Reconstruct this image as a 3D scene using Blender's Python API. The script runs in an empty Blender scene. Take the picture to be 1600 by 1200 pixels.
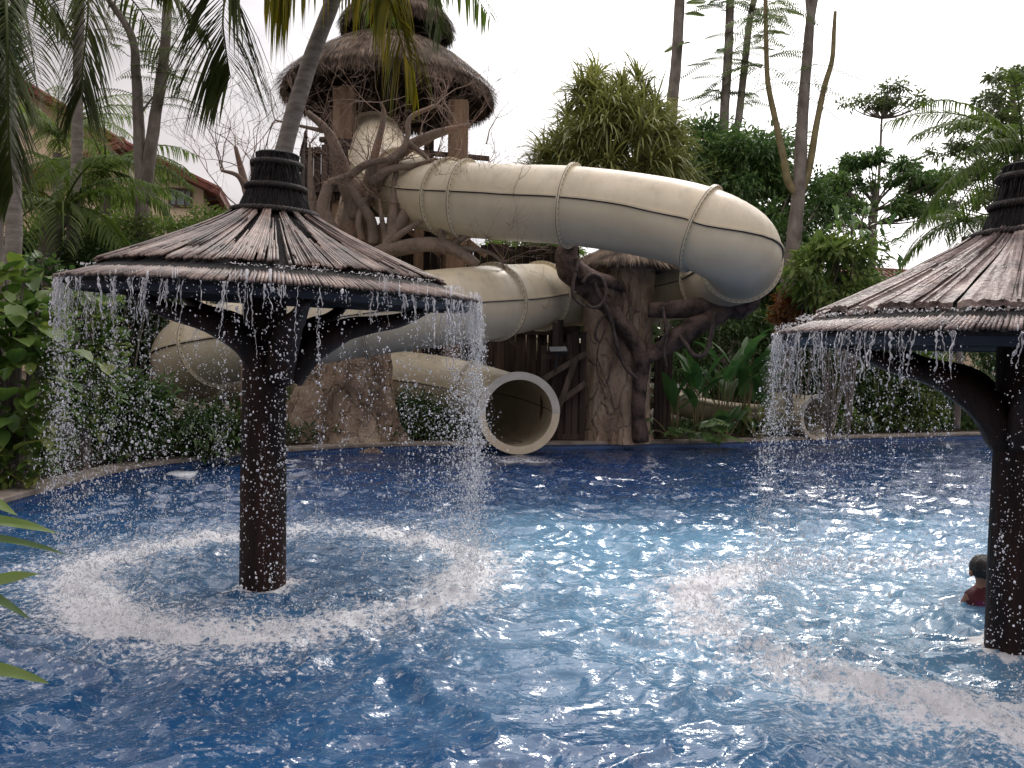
import bpy, math, random
import numpy as np
from mathutils import Vector, Matrix, noise as mn
R_ = math.radians
rng = np.random.default_rng(7)
random.seed(7)
sc = bpy.context.scene
C = sc.collection
# ------------------------------------------------------------------ camera
F = 1250.0
PITCH, ROLL = math.atan(30/F), R_(1.0)
CAMLOC = np.array([0, 0, 1.5])
rt0 = np.array([1., 0, 0]); fw = np.array([0, math.cos(PITCH), -math.sin(PITCH)]); up0 = np.array([0, math.sin(PITCH), math.cos(PITCH)])
RT = math.cos(ROLL)*rt0 + math.sin(ROLL)*up0
UP = math.cos(ROLL)*up0 - math.sin(ROLL)*rt0
cam = bpy.data.cameras.new('camera'); camo = bpy.data.objects.new('camera', cam); C.objects.link(camo)
cam.angle = 2*math.atan(800/F); cam.clip_end = 2000; cam.clip_start = 0.05
M = Matrix.Identity(4)
for i in range(3):
    M[i][0] = RT[i]; M[i][1] = UP[i]; M[i][2] = -fw[i]; M[i][3] = CAMLOC[i]
camo.matrix_world = M
sc.camera = camo
def P(px, py, d):
    return CAMLOC + RT*((px-800)/F*d) + UP*((600-py)/F*d) + fw*d
def W(px, py, z=0.0):
    r = RT*((px-800)/F) + UP*((600-py)/F) + fw
    return CAMLOC + r*((z-CAMLOC[2])/r[2])
# ------------------------------------------------------------------ world and sun
SUN_EL, SUN_AZ = R_(46), R_(22)          # azimuth measured from +Y towards +X
sdir = Vector((math.sin(SUN_AZ)*math.cos(SUN_EL), math.cos(SUN_AZ)*math.cos(SUN_EL), math.sin(SUN_EL)))
w = bpy.data.worlds.new("World"); sc.world = w; w.use_nodes = True
nt = w.node_tree; nt.nodes.clear()
def N(nt, t, **k):
    n = nt.nodes.new(t)
    for a, b in k.items():
        if a in n.inputs.keys() if hasattr(n.inputs, 'keys') else False: n.inputs[a].default_value = b
        else: setattr(n, a, b)
    return n
def lk(nt, a, b): nt.links.new(a, b)
wo = N(nt, 'ShaderNodeOutputWorld'); bg = N(nt, 'ShaderNodeBackground'); bg.inputs[1].default_value = 0.1
sky = N(nt, 'ShaderNodeTexSky'); sky.sky_type = 'NISHITA'; sky.sun_disc = False
sky.sun_elevation = SUN_EL; sky.sun_rotation = SUN_AZ
tc = N(nt, 'ShaderNodeTexCoord')
mp = N(nt, 'ShaderNodeMapping'); mp.inputs['Scale'].default_value = (1, 1, 2.6); mp.inputs['Location'].default_value = (0.35, 0.1, 0.2)
lk(nt, tc.outputs['Generated'], mp.inputs[0])
no = N(nt, 'ShaderNodeTexNoise'); no.inputs['Scale'].default_value = 2.3; no.inputs['Detail'].default_value = 6; no.inputs['Roughness'].default_value = 0.5
lk(nt, mp.outputs[0], no.inputs['Vector'])
cr = N(nt, 'ShaderNodeValToRGB')
cr.color_ramp.elements[0].position = 0.40; cr.color_ramp.elements[0].color = (3.2, 2.82, 3.0, 1)
cr.color_ramp.elements[1].position = 0.64; cr.color_ramp.elements[1].color = (7.4, 6.7, 6.5, 1)
lk(nt, no.outputs[0], cr.inputs[0])
dt = N(nt, 'ShaderNodeVectorMath'); dt.operation = 'DOT_PRODUCT'
lk(nt, tc.outputs['Generated'], dt.inputs[0]); dt.inputs[1].default_value = (math.sin(R_(30))*math.cos(R_(16)), math.cos(R_(30))*math.cos(R_(16)), math.sin(R_(16)))
mr = N(nt, 'ShaderNodeMapRange'); mr.interpolation_type = 'SMOOTHSTEP'
mr.inputs['From Min'].default_value = 0.78; mr.inputs['From Max'].default_value = 1.0; mr.inputs['To Min'].default_value = 0.0; mr.inputs['To Max'].default_value = 5.0
lk(nt, dt.outputs['Value'], mr.inputs['Value'])
ad = N(nt, 'ShaderNodeMixRGB'); ad.blend_type = 'ADD'; ad.inputs[0].default_value = 1
gl = N(nt, 'ShaderNodeMixRGB'); gl.blend_type = 'MULTIPLY'; gl.inputs[0].default_value = 1; gl.inputs[2].default_value = (1.0, .96, .92, 1)
lk(nt, mr.outputs[0], gl.inputs[1]); lk(nt, cr.outputs[0], ad.inputs[1]); lk(nt, gl.outputs[0], ad.inputs[2])
mx = N(nt, 'ShaderNodeMixRGB'); mx.inputs[0].default_value = 0.9
sz = N(nt, 'ShaderNodeSeparateXYZ'); lk(nt, tc.outputs['Generated'], sz.inputs[0])
zr0 = N(nt, 'ShaderNodeMapRange'); zr0.interpolation_type = 'SMOOTHSTEP'; zr0.inputs['From Min'].default_value = .36; zr0.inputs['From Max'].default_value = .8; zr0.inputs['To Min'].default_value = 1; zr0.inputs['To Max'].default_value = 2.8
lk(nt, sz.outputs[2], zr0.inputs['Value']); zs0 = N(nt, 'ShaderNodeVectorMath'); zs0.operation = 'SCALE'; lk(nt, ad.outputs[0], zs0.inputs[0]); lk(nt, zr0.outputs[0], zs0.inputs['Scale'])
dt2 = N(nt, 'ShaderNodeVectorMath'); dt2.operation = 'DOT_PRODUCT'; lk(nt, tc.outputs['Generated'], dt2.inputs[0]); dt2.inputs[1].default_value = tuple(sdir)
mr2_ = N(nt, 'ShaderNodeMapRange'); mr2_.interpolation_type = 'SMOOTHSTEP'; mr2_.inputs['From Min'].default_value = .62; mr2_.inputs['From Max'].default_value = .99; mr2_.inputs['To Max'].default_value = 13
lk(nt, dt2.outputs['Value'], mr2_.inputs['Value']); ad2 = N(nt, 'ShaderNodeMixRGB'); ad2.blend_type = 'ADD'; ad2.inputs[0].default_value = 1; lk(nt, zs0.outputs[0], ad2.inputs[1]); lk(nt, mr2_.outputs[0], ad2.inputs[2])
lk(nt, sky.outputs[0], mx.inputs[1]); lk(nt, ad2.outputs[0], mx.inputs[2])
lk(nt, mx.outputs[0], bg.inputs[0]); lk(nt, bg.outputs[0], wo.inputs[0])
su = bpy.data.lights.new('sun', 'SUN'); su.energy = 0.9; su.angle = R_(12); su.color = (1, .94, .86)
suo = bpy.data.objects.new('sun', su); C.objects.link(suo); suo.rotation_euler = sdir.to_track_quat('Z', 'Y').to_euler()
suo.location = (0, 0, 30)
sc.view_settings.view_transform = 'Standard'; sc.view_settings.look = 'None'; sc.view_settings.exposure = 0.27; sc.view_settings.gamma = 1
sc.view_settings.use_curve_mapping = False
# ------------------------------------------------------------------ mesh helpers
ORG = {}
def tag(o, label=None, cat=None, group=None, kind=None):
    if label: o['label'] = label
    if cat: o['category'] = cat
    if group: o['group'] = group
    if kind: o['kind'] = kind
    return o
def thing(name, label, cat, loc, group=None):
    o = bpy.data.objects.new(name, None); C.objects.link(o); o.location = tuple(float(a) for a in loc)
    o.empty_display_size = 0.2
    ORG[o.name] = np.array(o.location); return tag(o, label, cat, group)
class MB:
    def __init__(s): s.v = []; s.f = []; s.n = 0
    def add(s, v, f):
        v = np.asarray(v, float).reshape(-1, 3)
        if not isinstance(f, (list, tuple)): f = [f]
        for a in f: s.f.append(np.asarray(a, np.int64) + s.n)
        s.v.append(v); s.n += len(v); return s
    def verts(s): return np.concatenate(s.v)
    def build(s, name, mat, parent=None, smooth=False, xf=None):
        v = np.concatenate(s.v)
        if xf is not None: v = xf(v)
        if parent is not None: o0 = ORG[parent.name]; loc = None
        else:
            o0 = np.array([v[:, 0].mean(), v[:, 1].mean(), v[:, 2].min()])
        v = v - o0
        me = bpy.data.meshes.new(name)
        me.vertices.add(len(v)); me.vertices.foreach_set('co', v.astype(np.float32).ravel())
        loops = np.concatenate([a.ravel() for a in s.f]); tot = np.concatenate([np.full(len(a), a.shape[1]) for a in s.f])
        me.loops.add(len(loops)); me.loops.foreach_set('vertex_index', loops.astype(np.int32))
        me.polygons.add(len(tot)); st = np.concatenate([[0], np.cumsum(tot)[:-1]])
        me.polygons.foreach_set('loop_start', st.astype(np.int32)); me.polygons.foreach_set('loop_total', tot.astype(np.int32))
        me.update(calc_edges=True)
        me.polygons.foreach_set('use_smooth', np.full(len(tot), bool(smooth)))
        me.materials.append(mat); me.update()
        o = bpy.data.objects.new(name, me); C.objects.link(o)
        if parent is not None: o.parent = parent
        else: o.location = tuple(o0)
        ORG[o.name] = o0
        return o
def build2(name, layers, parent=None, smooth=False):
    mb = MB(); idx = []
    for k, (b, mt) in enumerate(layers):
        for v in b.v: pass
        base = mb.n; mb.v += b.v; mb.f += [f+base for f in b.f]; mb.n += b.n; idx += [k]*sum(len(f) for f in b.f)
    o = mb.build(name, layers[0][1], parent, smooth)
    for b, mt in layers[1:]: o.data.materials.append(mt)
    o.data.polygons.foreach_set('material_index', np.array(idx, np.int32)); return o
def nrm(a):
    a = np.asarray(a, float); return a/np.maximum(np.linalg.norm(a, axis=-1, keepdims=True), 1e-9)
def catmull(pts, n):
    p = np.asarray(pts, float)
    if len(p) < 3: t = np.linspace(0, 1, n)[:, None]; return p[0]*(1-t)+p[-1]*t
    q = np.vstack([2*p[0]-p[1], p, 2*p[-1]-p[-2]]); m = len(p)-1
    u = np.linspace(0, m, n); i = np.minimum(u.astype(int), m-1); t = (u-i)[:, None]
    a, b, c, d = q[i], q[i+1], q[i+2], q[i+3]
    return .5*((2*b)+(-a+c)*t+(2*a-5*b+4*c-d)*t*t+(-a+3*b-3*c+d)*t**3)
def tube(mb, pts, r0, r1=None, segs=8, n=None, caps=True, lump=0.0, smooth=True, lfreq=3.0, rad=None):
    p = catmull(pts, n or max(2, 6*(len(pts)-1)+1)) if smooth else np.asarray(pts, float)
    m = len(p); r1 = r0 if r1 is None else r1
    r = np.linspace(r0, r1, m) if rad is None else np.interp(np.linspace(0, 1, m), np.linspace(0, 1, len(rad)), rad)
    T = nrm(np.gradient(p, axis=0)); a = np.array([0, 0, 1.]) if abs(T[0][2]) < .9 else np.array([1., 0, 0])
    u = nrm(np.cross(T[0], a)); ring = []
    an = np.linspace(0, 2*np.pi, segs, endpoint=False)
    for k in range(m):
        u = nrm(u - T[k]*np.dot(u, T[k])); v = np.cross(T[k], u)
        rr = np.full(segs, r[k])
        if lump: rr = rr*(1+lump*np.array([mn.noise(Vector((math.cos(x)*1.3+p[k][0]*lfreq, math.sin(x)*1.3+p[k][1]*lfreq, p[k][2]*lfreq))) for x in an]))
        ring.append(p[k]+rr[:, None]*(np.cos(an)[:, None]*u+np.sin(an)[:, None]*v))
    V = np.concatenate(ring); i = np.arange(m-1)[:, None]*segs; j = np.arange(segs)[None]; j2 = (j+1) % segs
    f = np.stack([i+j, i+j2, i+segs+j2, i+segs+j], -1).reshape(-1, 4); fs = [f]
    if caps: fs += [np.arange(segs)[::-1][None], ((m-1)*segs+np.arange(segs))[None]]
    mb.add(V, fs); return p
def lathe(mb, prof, c, segs=48, wob=None, close=False):
    prof = np.asarray(prof, float); m = len(prof); an = np.linspace(0, 2*np.pi, segs, endpoint=False)
    r = prof[:, 0][:, None]*np.ones(segs); z = prof[:, 1][:, None]*np.ones(segs)
    if wob is not None: r, z = wob(r, z, an)
    V = np.stack([c[0]+r*np.cos(an), c[1]+r*np.sin(an), c[2]+z], -1).reshape(-1, 3)
    i = np.arange(m-1)[:, None]*segs; j = np.arange(segs)[None]; j2 = (j+1) % segs
    mb.add(V, np.stack([i+j, i+j2, i+segs+j2, i+segs+j], -1).reshape(-1, 4))
BF = np.array([[0, 2, 3, 1], [4, 5, 7, 6], [0, 1, 5, 4], [2, 6, 7, 3], [0, 4, 6, 2], [1, 3, 7, 5]])
def box(mb, c, s, ax=None):
    c = np.asarray(c, float); ax = np.eye(3) if ax is None else np.asarray(ax, float)
    v = np.array([[x, y, z] for z in (-.5, .5) for y in (-.5, .5) for x in (-.5, .5)])*np.asarray(s, float)
    mb.add(c+v@ax, BF)
def beam(mb, a, b, wd, th, side=(0, 0, 1)):
    a = np.asarray(a, float); b = np.asarray(b, float); t = nrm(b-a); s = nrm(np.cross(t, side)); u = np.cross(s, t)
    box(mb, (a+b)/2, (wd, th, np.linalg.norm(b-a)), np.array([s, u, t]))
def rotz(a): return np.array([[math.cos(a), math.sin(a), 0], [-math.sin(a), math.cos(a), 0], [0, 0, 1.]])
def rdir(n, zlo=-1, zhi=1):
    a = rng.uniform(0, 2*np.pi, n); z = rng.uniform(zlo, zhi, n); s = np.sqrt(1-z*z)
    return np.stack([s*np.cos(a), s*np.sin(a), z], -1)
def leaves(mb, B, D, L, Wd, fold=.25, droop=0.):
    n = len(B); L = np.broadcast_to(L, n)[:, None]; Wd = np.broadcast_to(Wd, n)[:, None]
    D = nrm(D); S = nrm(np.cross(D, rdir(n)*.6+np.array([0, 0, 1.]))); Nn = np.cross(S, D)
    mid = B+D*L*.45; tip = B+D*L; tip = tip-np.array([0, 0, 1.])*droop*L
    V = np.stack([B, mid+S*Wd/2+Nn*Wd*fold, tip, mid-S*Wd/2+Nn*Wd*fold], 1).reshape(-1, 3)
    i = np.arange(n)[:, None]*4
    mb.add(V, np.concatenate([i+np.array([0, 1, 2]), i+np.array([0, 2, 3])]))
def straps(mb, B, D, L, Wd, droop=.4, k=4, gra=(0, 0, -1), taper=True, fold=0.0):
    """long narrow leaves of k segments that bend towards gravity"""
    n = len(B); L = np.broadcast_to(L, n); Wd = np.broadcast_to(Wd, n); droop = np.broadcast_to(droop, n)
    D = nrm(D); g = np.array(gra, float); S = nrm(np.cross(D, g)+1e-4*rdir(n)); S = nrm(S+.35*rdir(n)*0+.0)
    p = B.copy(); rows = []; d = D.copy()
    for j in range(k+1):
        t = j/k; wj = Wd*(np.clip(min(1, t*4+.35)*(1-t)**.6 if taper else 1, .02, 1))
        rows.append(np.stack([p+S*wj[:, None]/2, p-S*wj[:, None]/2], 1))
        p = p+d*(L/k)[:, None]; d = nrm(d+g*(droop/k)[:, None]*2)
    V = np.stack(rows, 1)  # n,k+1,2,3
    base = np.arange(n)[:, None, None]*(2*(k+1)); j = np.arange(k)[None, :, None]*2
    f = (base+j+np.array([0, 1, 3, 2])[None, None]).reshape(-1, 4)
    mb.add(V.reshape(-1, 3), f)
def bigleaf(mb, b, d, L, Wd, droop=.5, up=(0, 0, 1), segs=7, fold=.18, shape=1.0, wave=0.0):
    b = np.asarray(b, float); d = nrm(d); s = np.cross(d, up); s = nrm(s) if np.linalg.norm(s) > .05 else np.array([1., 0, 0])
    rows = []; p = b.copy(); ph = random.random()*6
    for j in range(segs+1):
        t = j/segs; wj = Wd*.5*max(.02, math.sin(math.pi*min(1, t**shape))**.8)
        nn = np.cross(s, d); wv = nn*wave*Wd*math.sin(t*17+ph)
        rows += [p+s*wj+nn*wj*fold*2+wv, p+s*wj*.5+nn*wj*fold*.7, p, p-s*wj*.5+nn*wj*fold*.7, p-s*wj+nn*wj*fold*2-wv]
        p = p+d*L/segs; d = nrm(d+np.array([0, 0, -1.])*droop/segs)
    f = []
    for j in range(segs):
        for q in range(4): f.append([j*5+q, j*5+q+1, j*5+q+6, j*5+q+5])
    mb.add(np.array(rows), np.array(f))
ICO_V = None
def ico():
    t = (1+5**.5)/2
    v = nrm(np.array([[-1, t, 0], [1, t, 0], [-1, -t, 0], [1, -t, 0], [0, -1, t], [0, 1, t], [0, -1, -t], [0, 1, -t], [t, 0, -1], [t, 0, 1], [-t, 0, -1], [-t, 0, 1]]))
    f = np.array([[0, 11, 5], [0, 5, 1], [0, 1, 7], [0, 7, 10], [0, 10, 11], [1, 5, 9], [5, 11, 4], [11, 10, 2], [10, 7, 6], [7, 1, 8], [3, 9, 4], [3, 4, 2], [3, 2, 6], [3, 6, 8], [3, 8, 9], [4, 9, 5], [2, 4, 11], [6, 2, 10], [8, 6, 7], [9, 8, 1]])
    return v, f
IV, IF = ico()
def drops(mb, c, r, elong=1.0, jit=.25):
    n = len(c); r = np.broadcast_to(r, n); e = np.broadcast_to(elong, n)
    s = np.stack([r, r, r*e], -1)*(1+jit*rng.uniform(-1, 1, (n, 3)))
    V = c[:, None]+IV[None]*s[:, None]*(1+jit*.6*rng.uniform(-1, 1, (n, 12, 1)))
    mb.add(V.reshape(-1, 3), (np.arange(n)[:, None, None]*12+IF[None]).reshape(-1, 3))
# lattice noise on arrays
_perm = rng.random((257, 257))
def vn(x, y, s=0):
    x = x+s*17.3; y = y+s*9.7
    xi = np.floor(x).astype(int); yi = np.floor(y).astype(int); fx = x-xi; fy = y-yi
    fx = fx**3*(fx*(6*fx-15)+10); fy = fy**3*(fy*(6*fy-15)+10); a = lambda i, j: _perm[(xi+i) % 256, (yi+j) % 256]
    return (a(0, 0)*(1-fx)+a(1, 0)*fx)*(1-fy)+(a(0, 1)*(1-fx)+a(1, 1)*fx)*fy
# ------------------------------------------------------------------ materials
MATS = {}
def base_mat(name):
    m = bpy.data.materials.new(name); m.use_nodes = True; t = m.node_tree; t.nodes.clear()
    out = N(t, 'ShaderNodeOutputMaterial'); b = N(t, 'ShaderNodeBsdfPrincipled'); lk(t, b.outputs[0], out.inputs[0]); return m, t, b, out
def ramp(t, src, stops):
    r = N(t, 'ShaderNodeValToRGB'); e = r.color_ramp.elements
    while len(e) < len(stops): e.new(.5)
    for q, (p_, c_) in zip(e, stops): q.position = p_; q.color = (*c_, 1)
    lk(t, src, r.inputs[0]); return r.outputs[0]
def noise(t, scale, detail=4, vec=None, sc3=None, rough=.55, obj=True):
    n = N(t, 'ShaderNodeTexNoise'); n.inputs['Scale'].default_value = scale; n.inputs['Detail'].default_value = detail; n.inputs['Roughness'].default_value = rough
    tcx = N(t, 'ShaderNodeTexCoord'); v = tcx.outputs['Object']
    if sc3: mpx = N(t, 'ShaderNodeMapping'); mpx.inputs['Scale'].default_value = sc3; lk(t, v, mpx.inputs[0]); v = mpx.outputs[0]
    lk(t, v, n.inputs['Vector']); return n.outputs[0]
def bump(t, b, h, s, d=.02):
    n = N(t, 'ShaderNodeBump'); n.inputs['Strength'].default_value = s; n.inputs['Distance'].default_value = d
    lk(t, h, n.inputs['Height']); lk(t, n.outputs[0], b.inputs['Normal'])
def mat(name, c0, c1, scale=4, rough=.7, bmp=.3, bscale=None, sc3=None, spec=.4, dist=.02, c2=None, lo=.35, hi=.65, island=0.0):
    m, t, b, o = base_mat(name)
    st = [(lo, c0), (hi, c1)] if c2 is None else [(lo, c0), ((lo+hi)/2, c1), (hi, c2)]
    col = ramp(t, noise(t, scale, 6, sc3=sc3), st)
    if island:
        g = N(t, 'ShaderNodeNewGeometry'); mrx = N(t, 'ShaderNodeMapRange'); mrx.inputs['To Min'].default_value = 1-island; mrx.inputs['To Max'].default_value = 1+island
        lk(t, g.outputs['Random Per Island'], mrx.inputs['Value']); mm = N(t, 'ShaderNodeVectorMath'); mm.operation = 'SCALE'
        lk(t, col, mm.inputs[0]); lk(t, mrx.outputs[0], mm.inputs['Scale']); col = mm.outputs[0]
    lk(t, col, b.inputs['Base Color']); b.inputs['Roughness'].default_value = rough; b.inputs['Specular IOR Level'].default_value = spec
    if bmp: bump(t, b, noise(t, bscale or scale*4, 6, sc3=sc3), bmp, dist)
    MATS[name] = m; return m
def leafmat(name, cols, rough=.45, trans=.35, spec=.4):
    m, t, b, out = base_mat(name)
    g = N(t, 'ShaderNodeNewGeometry')
    a = N(t, 'ShaderNodeMath'); a.operation = 'MULTIPLY_ADD'; a.inputs[1].default_value = .6; lk(t, g.outputs['Random Per Island'], a.inputs[0])
    n2 = noise(t, .9, 3); s2 = N(t, 'ShaderNodeMath'); s2.operation = 'MULTIPLY_ADD'; s2.inputs[1].default_value = 1.2; s2.inputs[2].default_value = -.4
    lk(t, n2, s2.inputs[0]); lk(t, s2.outputs[0], a.inputs[2])
    st = [(i/(len(cols)-1), c) for i, c in enumerate(cols)]
    col = ramp(t, a.outputs[0], st); lk(t, col, b.inputs['Base Color'])
    b.inputs['Roughness'].default_value = rough; b.inputs['Specular IOR Level'].default_value = spec
    tr = N(t, 'ShaderNodeBsdfTranslucent'); hs = N(t, 'ShaderNodeHueSaturation'); hs.inputs['Value'].default_value = 1.5; hs.inputs['Saturation'].default_value = 1.1
    lk(t, col, hs.inputs['Color']); lk(t, hs.outputs[0], tr.inputs[0])
    mxs = N(t, 'ShaderNodeMixShader'); mxs.inputs[0].default_value = trans; lk(t, b.outputs[0], mxs.inputs[1]); lk(t, tr.outputs[0], mxs.inputs[2]); lk(t, mxs.outputs[0], out.inputs[0])
    MATS[name] = m; return m
mWoodDark = mat('wet dark wood', (.006, .0035, .003), (.030, .012, .008), 9, .6, .7, 30, (1, 1, .15), .22)
mReed = mat('wet reed', (.022, .015, .012), (.125, .088, .072), 6, .38, .6, 60, None, .6, .01, (.26, .195, .165), island=.35)
mPlank = mat('wet thatch panel', (.055, .038, .034), (.17, .125, .112), 7, .42, .8, 45, None, .6, .02, (.30, .235, .21), island=.25)
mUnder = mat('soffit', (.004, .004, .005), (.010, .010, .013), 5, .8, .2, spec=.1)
mBand = mat('blue band', (.008, .010, .020), (.016, .018, .036), 8, .5, .2, spec=.3)
mCap = mat('black cap fibre', (.004, .004, .005), (.016, .015, .015), 20, .7, .8, 90, (1, 1, .1), .2)
mRope = mat('rope', (.005, .005, .006), (.035, .028, .025), 40, .7, .6)
mThatch = mat('thatch', (.05, .038, .03), (.15, .115, .085), 3, .9, .4, 40, None, .2, .02, (.26, .20, .15), island=.45)
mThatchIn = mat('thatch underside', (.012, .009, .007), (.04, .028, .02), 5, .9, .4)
mTimber = mat('weathered timber', (.07, .045, .03), (.19, .125, .08), 5, .85, .6, 40, (1, 1, .12), .25, .02, (.27, .19, .13))
mPicket = mat('dark timber', (.018, .013, .011), (.07, .05, .04), 6, .85, .6, 40, (1, 1, .1), .25, .02, island=.4)
def cracks(m, scale, s_, dist, sc3=(1, 1, .6)):
    t = m.node_tree; b = [n for n in t.nodes if n.type == 'BSDF_PRINCIPLED'][0]; old = b.inputs['Normal'].links[0].from_socket
    v = N(t, 'ShaderNodeTexVoronoi'); v.feature = 'DISTANCE_TO_EDGE'; v.inputs['Scale'].default_value = scale
    tcx = N(t, 'ShaderNodeTexCoord'); mpx = N(t, 'ShaderNodeMapping'); mpx.inputs['Scale'].default_value = sc3; nz_ = N(t, 'ShaderNodeTexNoise'); nz_.inputs['Scale'].default_value = 3; nz_.inputs['Detail'].default_value = 5
    lk(t, tcx.outputs['Object'], mpx.inputs[0]); lk(t, mpx.outputs[0], nz_.inputs['Vector']); am = N(t, 'ShaderNodeMixRGB'); am.blend_type = 'ADD'; am.inputs[0].default_value = .6; lk(t, mpx.outputs[0], am.inputs[1]); lk(t, nz_.outputs['Color'], am.inputs[2]); lk(t, am.outputs[0], v.inputs['Vector'])
    r = N(t, 'ShaderNodeMapRange'); r.inputs['From Max'].default_value = .08; lk(t, v.outputs['Distance'], r.inputs['Value'])
    n = N(t, 'ShaderNodeBump'); n.inputs['Strength'].default_value = s_; n.inputs['Distance'].default_value = dist; lk(t, r.outputs[0], n.inputs['Height']); lk(t, old, n.inputs['Normal']); lk(t, n.outputs[0], b.inputs['Normal'])
mBrace = mat('grey brace timber', (.045, .035, .028), (.12, .095, .075), 6, .85, .6, 40, (1, 1, .2), .25)
mBark = mat('artificial bark', (.19, .14, .105), (.37, .28, .21), 3.2, .85, 1.0, 16, (1, 1, .45), .2, .06, (.46, .37, .28))
cracks(mBark, 2.2, .8, .05)
mTree = mat('bare tree bark', (.15, .12, .095), (.27, .215, .175), 2.5, .85, .8, 22, None, .2, .03, (.36, .20, .125), .3, .8)
cracks(mTree, 4, .5, .03, (1, 1, .4))
mTwig = mat('twig', (.18, .11, .08), (.26, .20, .16), 3, .8, 0)
mVine = mat('vine', (.045, .035, .032), (.13, .10, .09), 8, .8, .6, 30)
mDarkBark = mat('dark branch', (.025, .018, .016), (.09, .065, .055), 5, .8, .8, 20, None, .3, .04, (.14, .10, .085))
mGreyTrunk = mat('pale grey palm trunk', (.17, .15, .13), (.29, .265, .235), 5, .8, .5, 18, (1, 1, 3.5), .25, .03)
mBrownTrunk = mat('brown trunk', (.12, .10, .085), (.24, .215, .19), 6, .85, .6, 20, (1, 1, .5), .25, .03)
mOlive = mat('olive branch', (.14, .12, .055), (.24, .20, .10), 5, .8, .3)
mSoil = mat('soil', (.035, .025, .018), (.09, .065, .045), 3, .95, .6, 20)
mCoping = mat('coping stone', (.17, .145, .12), (.32, .28, .24), 5, .7, .4, 30)
mRoof = mat('terracotta tile', (.10, .030, .02), (.22, .07, .05), 6, .7, .4, island=.2)
mWall = mat('cream wall', (.60, .48, .34), (.70, .58, .42), 1.5, .85, .15)
mFrame = mat('brown frame', (.05, .022, .015), (.08, .04, .03), 6, .5, .1)
mCurtain = mat('window curtain', (.10, .13, .12), (.35, .42, .42), 3, .5, 0, sc3=(9, 9, .2))
mBolt = mat('bolt', (.05, .04, .03), (.10, .075, .05), 6, .6, 0)
mSeam = mat('dark joint', (.02, .015, .01), (.05, .04, .03), 6, .6, 0)
mMetal = mat('black fitting', (.01, .01, .012), (.02, .02, .022), 6, .35, 0)
mPanelG = mat('pale panel glass', (.30, .34, .38), (.45, .48, .50), 3, .15, 0)
mWhite = mat('white plastic', (.55, .6, .65), (.7, .74, .78), 5, .3, 0)
mSkin = mat('skin', (.22, .11, .07), (.30, .16, .10), 6, .5, .1)
mHair = mat('black hair', (.006, .005, .005), (.02, .015, .014), 40, .3, .6, 150, (1, 1, .2))
mShirt = mat('red shirt', (.05, .005, .008), (.08, .007, .015), 5, .6, .2, None, None, .4, .02, (.16, .01, .14))
gF = (.035, .075, .018); 
mLeafBush = leafmat('bush leaf', [(.045, .095, .02), (.085, .155, .035), (.15, .22, .05), (.30, .29, .07)], .35, .3, .5)
mLeafDark = leafmat('dark leaf', [(.03, .062, .022), (.058, .11, .034), (.10, .16, .045)], .4, .25)
mLeafMango = leafmat('glossy leaf', [(.042, .09, .034), (.085, .16, .055), (.145, .24, .08), (.20, .30, .09)], .35, .25, .5)
mLeafHedge = leafmat('hedge leaf', [(.07, .12, .03), (.12, .18, .045), (.19, .25, .07)], .5, .35)
mLeafPalm = leafmat('palm leaf', [(.045, .08, .02), (.08, .125, .03), (.13, .175, .045)], .6, .35, .15)
mLeafPalmY = leafmat('yellowing palm leaf', [(.05, .07, .015), (.13, .13, .02), (.34, .25, .03)], .6, .5, .15)
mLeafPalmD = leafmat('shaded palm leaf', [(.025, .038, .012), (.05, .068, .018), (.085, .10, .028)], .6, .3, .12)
mLeafPand = leafmat('pandanus leaf', [(.11, .13, .045), (.20, .225, .075), (.34, .35, .13)], .45, .3)
mLeafFar = leafmat('far leaf', [(.05, .085, .04), (.08, .12, .05), (.12, .16, .07)], .5, .35)
mLeafFine = leafmat('fine leaf', [(.06, .085, .04), (.095, .13, .055), (.15, .19, .08)], .5, .45)
mLeafRed = leafmat('red leaf', [(.10, .035, .015), (.20, .07, .02), (.09, .10, .03)], .5, .35)
mLeafHeli = leafmat('banana leaf', [(.03, .085, .03), (.06, .14, .045), (.12, .21, .06)], .35, .35, .5)
# slide plastic: cream, stained on top by runs of dirt
def slide_mat():
    m, t, b, o = base_mat('cream fibreglass')
    c1 = ramp(t, noise(t, 1.6, 6), [(.35, (.56, .495, .355)), (.7, (.66, .595, .445))])
    st = ramp(t, noise(t, 5, 8, sc3=(1, 1, .35), rough=.7), [(.46, (0, 0, 0)), (.70, (1, 1, 1))])
    g = N(t, 'ShaderNodeNewGeometry'); sp = N(t, 'ShaderNodeSeparateXYZ'); lk(t, g.outputs['Normal'], sp.inputs[0])
    mrz = N(t, 'ShaderNodeMapRange'); mrz.inputs['From Min'].default_value = .0; mrz.inputs['From Max'].default_value = .9; mrz.inputs['To Min'].default_value = .12; mrz.inputs['To Max'].default_value = .8; lk(t, sp.outputs[2], mrz.inputs['Value'])
    mu = N(t, 'ShaderNodeMath'); mu.operation = 'MULTIPLY'; lk(t, st, mu.inputs[0]); lk(t, mrz.outputs[0], mu.inputs[1])
    mxc = N(t, 'ShaderNodeMixRGB'); lk(t, mu.outputs[0], mxc.inputs[0]); lk(t, c1, mxc.inputs[1]); mxc.inputs[2].default_value = (.33, .30, .22, 1)
    lk(t, mxc.outputs[0], b.inputs['Base Color']); b.inputs['Roughness'].default_value = .38; b.inputs['Specular IOR Level'].default_value = .5
    bump(t, b, noise(t, 3, 4), .08, .05); return m
mSlide = slide_mat()
mLip = mat('grey fibreglass lip', (.42, .41, .37), (.54, .52, .46), 3, .4, .05)
mSlideIn = mat('cream lip', (.58, .50, .36), (.68, .60, .45), 3, .4, .05)
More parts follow.
